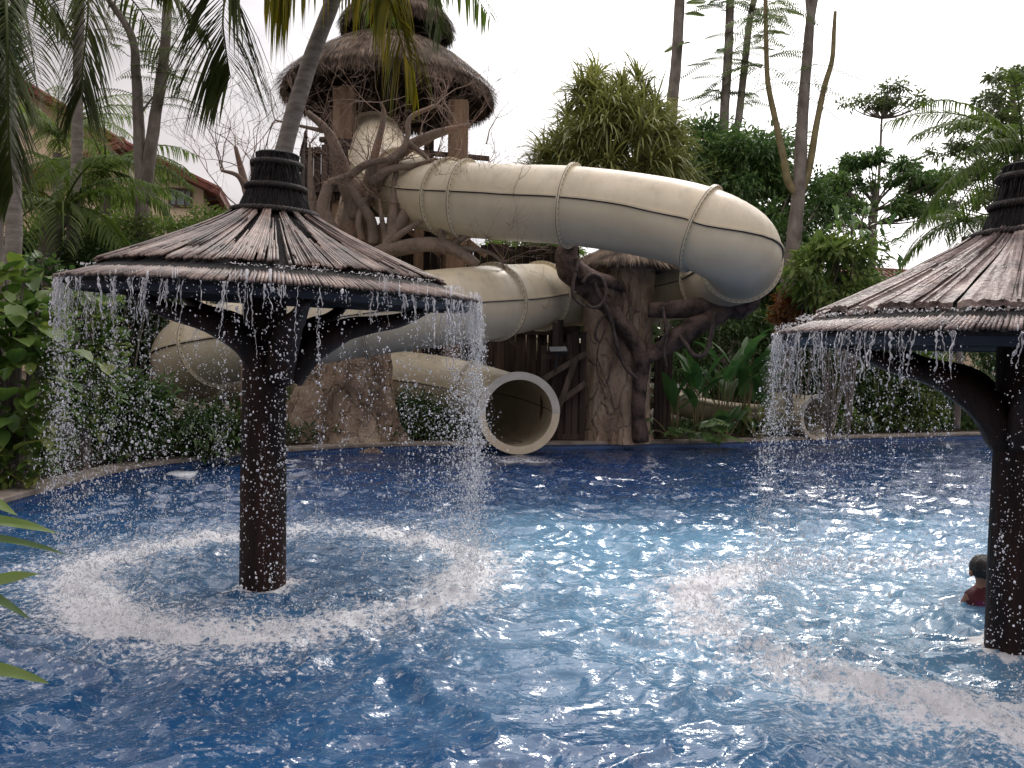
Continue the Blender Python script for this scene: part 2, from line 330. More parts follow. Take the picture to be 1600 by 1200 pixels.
def tile_mat():
    m, t, b, o = base_mat('blue mosaic')
    br = N(t, 'ShaderNodeTexBrick'); br.offset = 0; br.inputs['Scale'].default_value = 1; br.inputs['Brick Width'].default_value = .05; br.inputs['Row Height'].default_value = .05; br.inputs['Mortar Size'].default_value = .004
    br.inputs['Color1'].default_value = (.012, .05, .20, 1); br.inputs['Color2'].default_value = (.02, .09, .28, 1); br.inputs['Mortar'].default_value = (.12, .16, .2, 1)
    uv = N(t, 'ShaderNodeUVMap'); uv.uv_map = 'UVMap'; lk(t, uv.outputs[0], br.inputs['Vector']); lk(t, br.outputs[0], b.inputs['Base Color']); b.inputs['Roughness'].default_value = .2; return m
mTile = tile_mat()
def water_mat():
    m, t, b, o = base_mat('pool water')
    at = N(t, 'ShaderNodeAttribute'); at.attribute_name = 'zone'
    sp = N(t, 'ShaderNodeSeparateXYZ'); lk(t, at.outputs['Vector'], sp.inputs[0])   # x pale turquoise in the water, y foam on top, z depth of blue
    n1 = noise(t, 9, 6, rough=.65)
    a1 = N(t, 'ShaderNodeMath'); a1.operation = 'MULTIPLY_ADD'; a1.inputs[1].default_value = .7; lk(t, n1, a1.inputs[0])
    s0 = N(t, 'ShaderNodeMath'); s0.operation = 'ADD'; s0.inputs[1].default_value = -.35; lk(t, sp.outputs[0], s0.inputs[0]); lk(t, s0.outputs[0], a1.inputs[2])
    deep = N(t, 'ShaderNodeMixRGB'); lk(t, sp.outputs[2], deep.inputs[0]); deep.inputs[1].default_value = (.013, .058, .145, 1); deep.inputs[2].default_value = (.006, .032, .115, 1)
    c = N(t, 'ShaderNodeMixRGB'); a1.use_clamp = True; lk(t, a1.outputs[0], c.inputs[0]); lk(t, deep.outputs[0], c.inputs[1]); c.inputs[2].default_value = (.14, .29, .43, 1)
    # foam
    n2 = noise(t, 26, 9, rough=.8)
    f1 = N(t, 'ShaderNodeMath'); f1.operation = 'MULTIPLY_ADD'; f1.inputs[1].default_value = 3.2; f1.inputs[2].default_value = -1.80; lk(t, n2, f1.inputs[0])
    f2 = N(t, 'ShaderNodeMath'); f2.operation = 'ADD'; lk(t, f1.outputs[0], f2.inputs[0]); lk(t, sp.outputs[1], f2.inputs[1])
    f3 = N(t, 'ShaderNodeMapRange'); f3.inputs['From Min'].default_value = 0; f3.inputs['From Max'].default_value = .35; lk(t, f2.outputs[0], f3.inputs['Value'])
    c2 = N(t, 'ShaderNodeMixRGB'); lk(t, f3.outputs[0], c2.inputs[0]); lk(t, c.outputs[0], c2.inputs[1]); c2.inputs[2].default_value = (.58, .60, .63, 1)
    lk(t, c2.outputs[0], b.inputs['Base Color'])
    rr = N(t, 'ShaderNodeMapRange'); rr.inputs['To Min'].default_value = .035; rr.inputs['To Max'].default_value = .5; lk(t, f3.outputs[0], rr.inputs['Value']); lk(t, rr.outputs[0], b.inputs['Roughness'])
    b.inputs['IOR'].default_value = 1.33; b.inputs['Specular IOR Level'].default_value = 1.0
    nb = noise(t, 11, 3, sc3=(1, 1.6, 1), rough=.5); bump(t, b, nb, .4, .03)
    return m
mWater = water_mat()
def drop_mat():
    m, t, b, o = base_mat('falling water')
    b.inputs['Base Color'].default_value = (.80, .82, .86, 1); b.inputs['Roughness'].default_value = .12; b.inputs['Specular IOR Level'].default_value = .8
    gls = N(t, 'ShaderNodeBsdfGlass'); gls.inputs['IOR'].default_value = 1.33; gls.inputs['Roughness'].default_value = .02
    g = N(t, 'ShaderNodeNewGeometry'); mrx = N(t, 'ShaderNodeMapRange'); mrx.inputs['To Min'].default_value = .25; mrx.inputs['To Max'].default_value = .85; lk(t, g.outputs['Random Per Island'], mrx.inputs['Value'])
    mxs = N(t, 'ShaderNodeMixShader'); lk(t, mrx.outputs[0], mxs.inputs[0]); lk(t, b.outputs[0], mxs.inputs[1]); lk(t, gls.outputs[0], mxs.inputs[2])
    lk(t, mxs.outputs[0], o.inputs[0]); return m
mDrop = drop_mat()
# ------------------------------------------------------------------ pool outline, water, ground
edge_px = [(0, 779), (70, 760), (150, 739), (230, 723), (380, 706), (470, 699), (560, 694), (650, 692), (745, 692), (830, 691), (918, 690), (1000, 689), (1100, 688), (1200, 685), (1300, 682), (1420, 679), (1570, 676)]
out2 = [W(x, y, .15)[:2] for x, y in edge_px]
near = [(15.5, 18.5), (18.5, 13), (18, 6), (12, 1.6), (4, .75), (0, .7), (-1.5, .9), (-2.6, 2.2), (-3.9, 4.2), (-4.6, 6.0)]
OUT = np.array(out2+[np.array(q) for q in near])
ctr = np.array([2.0, 8.5])
def densify(p, k=6):
    q = np.vstack([p[-1:], p, p[:2]]); r = []
    for i in range(1, len(p)+1):
        a, b, c, d = q[i-1], q[i], q[i+1], q[(i+2) % len(q)]
        for t in np.linspace(0, 1, k, endpoint=False): r.append(.5*((2*b)+(-a+c)*t+(2*a-5*b+4*c-d)*t*t+(-a+3*b-3*c+d)*t**3))
    return np.array(r)
OD = densify(OUT)
def offs(p, d):
    t = nrm(np.roll(p, -1, 0)-np.roll(p, 1, 0)); n = np.stack([t[:, 1], -t[:, 0]], -1)
    s = np.sign(((p-ctr)*n).sum(1).mean()); return p+n*s*d
def strip(mb, rings):
    n = len(rings[0]); V = np.concatenate(rings); i = np.arange(len(rings)-1)[:, None]*n; j = np.arange(n)[None]; j2 = (j+1) % n
    mb.add(V, np.stack([i+j, i+n+j, i+n+j2, i+j2], -1).reshape(-1, 4))
def r3(p, z): return np.column_stack([p, np.full(len(p), z)])
# ground rings
g = MB(); rings = [r3(offs(OD, .29), -.1), r3(offs(OD, .30), .12)]
for k, (s, z) in enumerate([(1.15, .14), (1.5, .22), (2.2, .45), (4, .9), (10, 1.2), (40, 1.2), (90, 1.2)]):
    q = ctr+(OD-ctr)*s; zz = z+.05*(vn(q[:, 0]*.7, q[:, 1]*.7)-.5)
    # the ground stays low on the camera's side
    zz = np.where(q[:, 1] < 3, .13, zz); rings.append(np.column_stack([q, zz]))
strip(g, rings); tag(g.build('ground', mSoil, smooth=True), kind='structure')
cp = MB(); strip(cp, [r3(offs(OD, 0), .09), r3(offs(OD, -.02), .10), r3(offs(OD, -.02), .14), r3(offs(OD, 0), .15), r3(offs(OD, .28), .152), r3(offs(OD, .30), .10)])
tag(cp.build('pool_coping', mCoping), kind='structure')
tl = MB(); strip(tl, [r3(offs(OD, .01), -.35), r3(offs(OD, .01), .10)]); to = tl.build('pool_wall', mTile); tag(to, kind='structure')
uvl = to.data.uv_layers.new(name='UVMap'); seglen = np.linalg.norm(np.roll(OD, -1, 0)-OD, axis=1); cum = np.concatenate([[0], np.cumsum(seglen)]); nn_ = len(OD)
for pl in to.data.polygons:
    ids = [to.data.loops[l].vertex_index for l in pl.loop_indices]; jj = [i % nn_ for i in ids]; wrap = (max(jj)-min(jj)) > 1
    for l, vi, jv in zip(pl.loop_indices, ids, jj):
        u = cum[nn_] if (wrap and jv == 0) else cum[jv]; uvl.data[l].uv = (u, 0 if vi < nn_ else .45)
# deck under the photographer, left path
PL = np.array([W(410, 921)[0], W(410, 921)[1], 0.]); 
PR = np.array([W(1586, 1024)[0], W(1586, 1024)[1], 0.])
RINGL = (PL[:2]+np.array([.03, .42]), 1.33); RINGR = (PR[:2]+np.array([-.02, .5]), 1.52)
def inside(px, py, poly):
    res = np.zeros(px.shape, bool); n = len(poly)
    for i in range(n):
        x1, y1 = poly[i]; x2, y2 = poly[(i+1) % n]
        c = ((y1 > py) != (y2 > py)) & (px < (x2-x1)*(py-y1)/(y2-y1+1e-12)+x1); res ^= c
    return res
def build_water():
    ny, nx = 760, 900
    y = np.exp(np.linspace(math.log(1.2), math.log(20.5), ny))-.6; s = np.linspace(-1.25, 1.25, nx)
    Y, S = np.meshgrid(y, s, indexing='ij'); X = S*(Y+1.6)
    wx = X+.35*vn(X*1.3, Y*1.3, 1)+.1*vn(X*5, Y*5, 2); wy = Y+.35*vn(X*1.3, Y*1.3, 3)+.1*vn(X*5, Y*5, 4)
    h = np.zeros_like(X)
    for k, (lam, a) in enumerate([(1.1, .012), (.55, .020), (.29, .020), (.155, .0115), (.085, .0036), (.048, .0008)]):
        th = .25+.5*k; c_, s_ = math.cos(th), math.sin(th)
        u = (wx*c_+wy*s_)/lam; v = (-wx*s_+wy*c_)/lam*.8
        n_ = vn(u, v, k+5); h += a*((1-np.abs(2*n_-1))**1.25*1.4-.6) if k > 0 else a*(n_-.5)*2
    calm = np.clip(1-(Y-9)/12, .35, 1); h *= calm*1.75
    foam = np.zeros_like(X); turq = np.zeros_like(X)
    for (c, r0), wd, st in ((RINGL, .24, .90), (RINGR, .30, .64)):
        d = np.hypot(X-c[0], Y-c[1]); a = np.arctan2(Y-c[1], X-c[0])
        pat = .62+.55*vn(np.cos(a)*2.2+5, np.sin(a)*2.2+5, 11)
        if c is RINGL[0]: pat = pat*(.72+.42*np.exp(-((np.mod(a+.1+np.pi, 2*np.pi)-np.pi)/.7)**2)+.30*np.exp(-((np.mod(a+2.1+np.pi, 2*np.pi)-np.pi)/.8)**2))
        if c is RINGR[0]: pat = pat*(.55+.75*np.exp(-((np.mod(a-2.75+np.pi, 2*np.pi)-np.pi)/.55)**2)+.6*np.exp(-((np.mod(a+1.9+np.pi, 2*np.pi)-np.pi)/.5)**2))
        lm = r0+.16*(vn(np.cos(a)*3+9, np.sin(a)*3+9, 12)-.5)
        m_ = np.exp(-((d-lm)/wd)**2)*pat*st
        foam = np.maximum(foam, m_*(.45+.5*vn(X*5, Y*5, 13)+.45*vn(X*14, Y*14, 18)))
        foam = np.maximum(foam, (.34 if c is RINGL[0] else .26)*np.exp(-((d-lm-.05)/(wd*2.1))**2)*(.6+.7*vn(X*4, Y*4, 14)))
        h += np.exp(-((d-lm)/wd)**2)*.035*(vn(X*16, Y*16, 15)+.6*vn(X*37, Y*37, 16)-.5)
        h += .008*np.sin((d-r0)*26)*np.exp(-np.abs(d-r0)/.7)
        turq = np.maximum(turq, .22*np.exp(-((d-r0)/.5)**2))
    for pc in (PL, PR):
        d = np.hypot(X-pc[0], Y-pc[1]); foam = np.maximum(foam, .55*np.exp(-((d-.16)/.10)**2)*vn(X*12, Y*12, 30)*1.6)
    # swirls of paler turquoise colour in the middle and on the right
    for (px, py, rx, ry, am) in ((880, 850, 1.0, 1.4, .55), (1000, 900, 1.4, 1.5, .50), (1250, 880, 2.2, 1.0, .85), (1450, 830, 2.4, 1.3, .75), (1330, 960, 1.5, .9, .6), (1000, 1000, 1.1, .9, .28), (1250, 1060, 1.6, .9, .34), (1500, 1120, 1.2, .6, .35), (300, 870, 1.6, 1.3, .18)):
        p_ = W(px, py); turq += am*np.exp(-((X-p_[0])/rx)**2-((Y-p_[1])/ry)**2)*(.7+.5*vn(X*2.2, Y*2.2, 17))
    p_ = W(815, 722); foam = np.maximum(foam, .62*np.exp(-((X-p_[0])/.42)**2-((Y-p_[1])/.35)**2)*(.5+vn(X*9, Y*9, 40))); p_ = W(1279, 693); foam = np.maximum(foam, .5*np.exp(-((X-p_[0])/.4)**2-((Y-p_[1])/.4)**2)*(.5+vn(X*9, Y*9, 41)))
    turq = np.clip(turq*.88, 0, 1.0); deep = np.clip((Y-6)/6, 0, 1)
    V = np.stack([X, Y, h], -1).reshape(-1, 3)
    i, j = np.meshgrid(np.arange(ny-1), np.arange(nx-1), indexing='ij'); q = np.stack([i*nx+j, i*nx+j+1, (i+1)*nx+j+1, (i+1)*nx+j], -1).reshape(-1, 4)
    ins = inside(X.ravel(), Y.ravel(), offs(OD, .05)); q = q[ins[q].any(1)]
    use = np.unique(q); mp_ = -np.ones(len(V), int); mp_[use] = np.arange(len(use))
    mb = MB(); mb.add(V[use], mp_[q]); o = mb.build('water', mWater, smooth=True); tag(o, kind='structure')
    at = o.data.attributes.new('zone', 'FLOAT_VECTOR', 'POINT'); at.data.foreach_set('vector', np.stack([turq, foam, deep], -1).reshape(-1, 3)[use].astype(np.float32).ravel())
    return o
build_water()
# ------------------------------------------------------------------ mushroom fountains
def mushroom(c, rr, zr, zc, zt, planks, label, tilt, seed, fwd=0.0):
    """c pole centre, rr rim radius, zr rim height, zc foot of the cap, zt top of the cap"""
    global rng
    rng = np.random.default_rng(seed)
    t = thing('mushroom_fountain', label, 'water feature', c, 'mushroom umbrella fountains standing in the pool')
    ca, sa = math.cos(tilt), math.sin(tilt)
    def xf(v):
        x = v[:, 0]-c[0]; z = v[:, 2]-zr; w_ = np.clip((v[:, 2]-zr+.6)/.5, 0, 1)
        o = v.copy(); o[:, 0] = c[0]+x*ca+z*sa+(.04+.07*np.clip((zc-v[:, 2])/(zc-zr), 0, 1) if not planks else 0); o[:, 2] = zr-x*sa+z*ca+(v[:, 1]-c[1])*fwd; return o
    rc = .225
    def prof(u):   # u 0 at the cap .. 1 at the break
        return rc+(rr*.83-rc)*u, zc-(zc-zr-.11*rr/1.3)*(u**.86)
    m = MB()
    r0 = .139*rr/1.25
    def wob(r, z, an): return r*(1+.015*np.sin(an*3+z*3)), z
    lathe(m, [(r0*1.0, -.6), (r0*1.03, 0), (r0*1.02, zr*.35), (r0*.95, zr*.7), (r0*.93, zr-.05)], (c[0], c[1], 0), 40, wob)
    m.build('pole', mWoodDark, t, True)
    # roof
    n = 150 if not planks else 34; mr_ = MB(); base = MB()
    us = np.linspace(0, 1, 14); pr = [prof(u) for u in us]
    lathe(base, [(a, b-.022) for a, b in pr]+[(rr*.86, pr[-1][1]-.035), (rr*.98, zr-.012), (rr*.97, zr-.03)], (c[0], c[1], 0), 96)
    def reed(an, u0, u1, r_, lift, wdth, flat=False):
        uu = np.linspace(u0, u1, 7); rp = np.array([prof(u) for u in uu]); rp[:, 1] += lift
        d = np.array([math.cos(an), math.sin(an)]); s = np.array([-math.sin(an), math.cos(an), 0])
        p = np.column_stack([c[0]+rp[:, 0]*d[0], c[1]+rp[:, 0]*d[1], rp[:, 1]])
        if not flat: tube(mr_, p, r_*.8, r_, 5, smooth=False, lump=.25, lfreq=9); return
        # a panel of bundled strips with a ribbed section
        k = 9; off = np.linspace(-1, 1, k); rows = []
        for q, (pp, rv) in enumerate(zip(p, rp[:, 0])):
            hw = wdth*rv*.5; hh = .009*(1-np.abs(off)**3)+.006*np.sin(np.arange(k)*2.4+seed+an*9)+.006*rng.uniform(-1, 1, k)
            rows.append(pp+off[:, None]*hw*s+np.outer(hh, [0, 0, 1]))
        rows = np.array(rows); a_ = rows.reshape(-1, 3); i, j = np.meshgrid(np.arange(len(p)-1), np.arange(k-1), indexing='ij')
        mr_.add(a_, np.stack([i*k+j, i*k+j+1, (i+1)*k+j+1, (i+1)*k+j], -1).reshape(-1, 4))
        e = rows[-1]; b2 = e-np.array([0, 0, .03]); mr_.add(np.vstack([e, b2]), np.array([[q, q+1, k+q+1, k+q] for q in range(k-1)]))
    if not planks:
        # bundles of reeds that slant within each bundle: gaps open between them
        for q in range(22):
            a0 = q/22*2*math.pi+rng.uniform(-.03, .03)
            for k in range(17):
                an = a0+(k-8)*2*math.pi/22/17*1.0
                u0 = 0 if abs(k-8) < 3 else max(0, (abs(k-8)-2)*.115+rng.uniform(-.03, .06))
                reed(an+rng.uniform(-.006, .006), u0, 1+rng.uniform(-.02, .012), .0065+.003*rng.random(), .004*rng.random()+(.010 if q % 2 else 0), 0)
        for k in range(170):
            reed(rng.uniform(0, 6.283), rng.uniform(0, .5), rng.uniform(.7, 1), .006, .016, 0)
    else:
        for q in range(n):
            a0 = (q+.5)/n*2*math.pi; reed(a0+rng.uniform(-.02, .02), 0, 1+rng.uniform(-.03, .02), 0, .012*(q % 2)+rng.uniform(0, .008), 2*math.pi/n*rng.uniform(.86, 1.12), True)
        for k in range(60): reed(rng.uniform(0, 6.283), rng.uniform(.2, .6), 1, .007, .022, 0)
    ro = mr_.build('thatch_roof', mPlank if planks else mReed, t, not planks, xf)
    base.build('roof_deck', mCap, t, False, xf)
    # rim of short reeds
    mm = MB(); nr = 400
    for k in range(nr):
        an = (k+rng.uniform(-.2, .2))/nr*2*math.pi; d = np.array([math.cos(an), math.sin(an), 0]); zb = zr+.085*rr/1.3
        r1_ = rr*(1+rng.uniform(-.012, .008))
        p = np.array([c*1+d*rr*.82+[0, 0, zb-.01+rng.uniform(0, .006)], c+d*rr*.91+[0, 0, zb-.045], c+d*r1_+[0, 0, zr+rng.uniform(-.004, .004)]]); tube(mm, p, .0095+.003*rng.random(), .0085, 5, 3, lump=.08, lfreq=9)
    mm.build('rim', mPlank if planks else mReed, t, True, xf)
    bd = MB(); lathe(bd, [(rr*.965, zr-.012), (rr*.94, zr-.065), (rr*.90, zr-.065)], (c[0], c[1], 0), 96); bd.build('rim_band', mBand, t, True, xf)
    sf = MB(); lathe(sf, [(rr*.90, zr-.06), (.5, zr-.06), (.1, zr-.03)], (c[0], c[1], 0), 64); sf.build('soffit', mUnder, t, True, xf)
    # curved knee braces
    for k in range(5):
        an = (.10+k*1.2566) if not planks else (.55+k*1.2566+.05); d = np.array([math.cos(an), math.sin(an), 0])
        b = MB(); zz = zr
        tube(b, [c+d*.08+[0, 0, zz-.56], c+d*.20+[0, 0, zz-.36], c+d*.44*rr/1.3+[0, 0, zz-.22], c+d*.74*rr/1.3+[0, 0, zz-.15], c+d*.96*rr/1.3+[0, 0, zz-.06]], .075, .045, 10, 22, lump=.25, rad=[.085, .095, .085, .06, .045, .03])
        b.build('brace', mWoodDark, t, True, xf)
    # cap
    cb = MB(); H = zt-zc
    def wob2(r, z, an): return r*(1+.035*np.sin(an*46)), z
    lathe(cb, [(rc*1.12, zc-.03), (rc*1.0, zc+.02*H), (rc*.86, zc+.24*H), (rc*.74, zc+.42*H), (rc*.66, zc+.55*H), (rc*.60, zc+.75*H), (rc*.57, zc+.88*H), (rc*.60, zt-.01), (rc*.52, zt), (0.01, zt-.005)], (c[0], c[1], 0), 184, wob2)
    # loose fibres over the cap
    nf = 900; a = rng.uniform(0, 6.283, nf); uz = rng.uniform(.15, 1, nf); rad_ = np.interp(uz, [0, .24, .55, 1], [rc*1.02, rc*.87, rc*.67, rc*.60])+.006
    B_ = np.stack([c[0]+np.cos(a)*rad_, c[1]+np.sin(a)*rad_, zc+uz*H], -1); D_ = np.stack([np.cos(a)*.35, np.sin(a)*.35, -np.ones(nf)], -1)+.1*rdir(nf)
    straps(cb, B_, D_, rng.uniform(.05, .14, nf), .006, .1, 2)
    cb.build('cap', mCap, t, False, xf)
    for (f_, k_) in ((-.02, 1.16), (.40, .80), (.80, .66)):
        rp = MB(); an = np.linspace(0, 2*np.pi, 64); 
        for ph in (0, 1, 2):
            tw = an*22+ph*2.1; pp = np.stack([c[0]+(rc*k_+.011*np.cos(tw))*np.cos(an), c[1]+(rc*k_+.011*np.cos(tw))*np.sin(an), zc+f_*H+.011*np.sin(tw)+.006*np.sin(an)], -1)
            q_ = 200; a2 = np.linspace(0, 2*np.pi, q_); tw = a2*24+ph*2.094
            pp = np.stack([c[0]+(rc*k_+.012*np.cos(tw))*np.cos(a2), c[1]+(rc*k_+.012*np.cos(tw))*np.sin(a2), zc+f_*H+.012*np.sin(tw)], -1)
            tube(rp, pp, .011, .011, 5, smooth=False, caps=False)
        rp.build('rope', mRope, t, True, xf)
    return t, xf
def curtain(c, rr, zr, xf, label, group, seed, dens, nd, ring):
    """frozen falling water: ragged sheets and strings under the rim that break into drops"""
    global rng
    rng = np.random.default_rng(seed); mb = MB()
    # strings
    ns = 250 if seed == 21 else 150; A = []
    while len(A) < ns:
        a = rng.uniform(0, 2*np.pi)
        if rng.random() < dens(a): A.append(a)
    A = np.array(A); cl = []
    for a in A:
        ln = min(rng.gamma(1.6, .09)+.04, .5); k = max(5, int(ln/.012)); r = rr*1.0; zz_ = np.linspace(0, ln, k)
        off = np.cumsum(rng.normal(0, .0035, (k, 2)), 0); vo = .035*np.sqrt(zz_)*rng.uniform(.3, 1.2)
        p = np.stack([c[0]+(r+vo)*math.cos(a)+off[:, 0], c[1]+(r+vo)*math.sin(a)+off[:, 1], zr-.01-zz_], -1)
        rad = np.abs(rng.normal(0, 1, k))*rng.choice([.0022, .0035, .006], p=[.6, .3, .1])*np.linspace(1.1, .4, k)+.0004; tube(mb, p, 0, 0, 5, k, smooth=False, caps=False, rad=rad)
        if rng.random() < .45: tube(mb, p+rng.normal(0, .008, 3)+np.cumsum(rng.normal(0, .004, (k, 3)), 0), 0, 0, 4, k, smooth=False, caps=False, rad=rad[::-1]*.7)
    # drops follow the strings' angles with spread
    which = rng.integers(0, len(A), nd); aa = A[which]+rng.normal(0, .022, nd); t = rng.uniform(0, 1, nd)**1.0
    zz = zr*(1-t**1.35)
    # clots: part of the drops gather round a few heights of each string
    cz = rng.uniform(.05, 1, (len(A), 4))*zr*rng.uniform(.6, 1, (len(A), 1)); g_ = rng.random(nd) < .45
    zz = np.where(g_, np.clip(cz[which, rng.integers(0, 4, nd)]+rng.normal(0, .09, nd), .02, zr-.01), zz); fall = zr-zz
    tight = np.where(g_, .45, 1.0)
    r = rr*1.0+.03*np.sqrt(fall)*rng.uniform(.2, 1.4, nd)+rng.normal(0, 1, nd)*(.012+.055*fall)*tight
    sp = rng.normal(0, 1, (nd, 2))*((.004+.02*fall)*tight)[:, None]; drift = ring-c[:2]
    aa = np.where(g_, A[which]+rng.normal(0, .007, nd), aa)
    p = np.stack([c[0]+r*np.cos(aa)+sp[:, 0]+drift[0]*.35*fall/zr, c[1]+r*np.sin(aa)+sp[:, 1]+drift[1]*.35*fall/zr, zz], -1)
    size = np.clip(rng.lognormal(math.log(.0022 if seed == 21 else .0017), .5, nd), .0007, .0085)
    drops(mb, p, size, rng.uniform(.9, 1.9, nd), .3)
    # water running on top along the rim step
    n2 = 1500; a = rng.uniform(0, 6.283, n2); keep = vn(np.cos(a)*3+4, np.sin(a)*3+4, seed) > .42; a = a[keep]; n2 = len(a)
    q = np.stack([c[0]+np.cos(a)*rr*rng.uniform(.82, .92, n2), c[1]+np.sin(a)*rr*rng.uniform(.82, .92, n2), np.full(n2, zr+.085*rr/1.3)+rng.uniform(0, .018, n2)], -1)
    q = q-np.array([.11 if seed == 21 else 0, 0, 0]); m2 = MB(); drops(m2, xf(q), rng.uniform(.002, .006, n2), .7, .35)
    q = np.stack([c[0]+np.cos(a)*rr*rng.uniform(.93, 1.01, n2), c[1]+np.sin(a)*rr*rng.uniform(.93, 1.01, n2), np.full(n2, zr+.02)+rng.uniform(0, .03, n2)], -1)
    q = q-np.array([.11 if seed == 21 else 0, 0, 0])
    drops(m2, xf(q), rng.uniform(.0015, .0045, n2), .8, .35)
    mb.v += m2.v; off = mb.n
    for f in m2.f: mb.f.append(f+off)
    mb.n += m2.n
    def x2(v):
        x = v[:, 0]-c[0]; o = v.copy(); w_ = np.clip((v[:, 2])/zr, 0, 1); o[:, 2] = v[:, 2]+((v[:, 1]-c[1])*(.038 if seed == 21 else .015)-x*math.sin(TL))*w_*(v[:, 2] < zr+.0); return o
    o = mb.build('falling_water', mDrop, None, True, x2); tag(o, label, 'falling water', group, 'stuff'); return o
def splash(c, r0, label, seed, n, hi=.19):
    global rng
    rng = np.random.default_rng(seed); mb = MB(); a = rng.uniform(0, 6.283, n*2)
    keep = rng.random(n*2) < .35+.9*vn(np.cos(a)*2.2+5, np.sin(a)*2.2+5, 11); a = a[keep][:n]; n = len(a)
    r = r0+.16*(vn(np.cos(a)*3+9, np.sin(a)*3+9, 12)-.5)+rng.normal(0, .15, n); h = rng.exponential(hi*.28, n)
    p = np.stack([c[0]+r*np.cos(a), c[1]+r*np.sin(a), h+.012], -1); drops(mb, p, np.clip(rng.lognormal(math.log(.0032), .5, n), .001, .009)*(1-.4*np.clip(h/hi, 0, 1)), rng.uniform(.7, 1.6, n), .35)
    ns = 500; a = rng.uniform(0, 6.283, ns); r = r0+rng.normal(0, .09, ns)   # little crowns and spikes
    for k in range(ns):
        b = np.array([c[0]+r[k]*math.cos(a[k]), c[1]+r[k]*math.sin(a[k]), .0]); d = rdir(1, .5, 1)[0]; L = rng.uniform(.02, .07)
        tube(mb, [b, b+d*L*.5, b+d*L+[0, 0, -.004]], .007, .0015, 5, 4, caps=False)
    o = mb.build('splash_ring', mDrop, None, True); tag(o, label, 'splash', 'rings of splashing water on the pool', 'stuff')
TL = R_(2.0)
ml, xl = mushroom(PL, 1.285, 1.945, 2.46, 2.84, False, 'whole reed-roofed umbrella fountain on a dark post, its full round canopy in view', TL, 11, .038)
mr2, xr = mushroom(PR, 1.25, 1.69, 2.23, 2.60, True, 'nearer umbrella fountain with wide brown thatch strips, cut off by the right edge', R_(.4), 12, .015)
angd = lambda a, b: abs((a-b+math.pi) % (2*math.pi)-math.pi)
def densL(a):  # thickest on the right, thick on the left, thin in front
    return .12+.9*math.exp(-(angd(a, .15)/.55)**2)+.42*math.exp(-(angd(a, math.pi*.95)/.8)**2)+.15*math.exp(-(angd(a, -1.57)/.8)**2)
def densR(a): return .3+.7*math.exp(-(angd(a, math.pi)/.7)**2)
curtain(PL+np.array([.11, 0, 0]), 1.275, 1.945, xl, 'curtain of drops falling from the whole umbrella canopy, densest at its right rim', 'curtains of falling water', 21, densL, 34000, RINGL[0])
TL = R_(.4)
curtain(PR, 1.25, 1.69, xr, 'curtain of strings and drops falling from the cut-off canopy at the right edge', 'curtains of falling water', 22, densR, 28000, RINGR[0])
splash(RINGL[0], RINGL[1], 'white splash ring on the water round the foot of the fully visible fountain', 31, 9000)
splash(RINGR[0], RINGR[1], 'white splash ring on the water round the fountain at the right edge', 32, 8000)
rng = np.random.default_rng(77)
# ------------------------------------------------------------------ tube slides
def slide_frames(pts, step=.09):
    p = catmull(pts, 900); d = np.concatenate([[0], np.cumsum(np.linalg.norm(np.diff(p, axis=0), axis=1))]); n = int(d[-1]/step)
    s = np.linspace(0, d[-1], n); p = np.stack([np.interp(s, d, p[:, k]) for k in range(3)], -1)
    k = 9; pad = np.pad(p, ((k, k), (0, 0)), 'edge'); 
    T = nrm(np.gradient(p, axis=0)); S = nrm(np.cross(T, [0, 0, 1.])); U = np.cross(S, T); return p, T, S, U, s
def shell(mb, p, S, U, R, a0=0, a1=2*np.pi, segs=40):
    an = np.linspace(a0, a1, segs+1); closed = abs(a1-a0-2*np.pi) < 1e-6
    V = (p[:, None]+R*(np.cos(an)[None, :, None]*S[:, None]+np.sin(an)[None, :, None]*U[:, None])).reshape(-1, 3); m = len(p); k = segs+1
    i, j = np.meshgrid(np.arange(m-1), np.arange(k-1), indexing='ij'); mb.add(V, np.stack([i*k+j, i*k+j+1, (i+1)*k+j+1, (i+1)*k+j], -1).reshape(-1, 4))
def ringsolid(mb, c, T, S, U, r0, r1, th, segs=48, a0=0, a1=2*np.pi):
    an = np.linspace(a0, a1, segs+1); d = np.cos(an)[:, None]*S+np.sin(an)[:, None]*U
    V = np.concatenate([c+d*r0-T*th/2, c+d*r1-T*th/2, c+d*r1+T*th/2, c+d*r0+T*th/2]); k = segs+1; f = []
    for q in range(4):
        a = q*k; b = ((q+1) % 4)*k
        for j in range(segs): f.append([a+j, a+j+1, b+j+1, b+j])
    f += [[0, k, 2*k, 3*k], [k-1, 4*k-1, 3*k-1, 2*k-1]]
    mb.add(V, np.array(f))
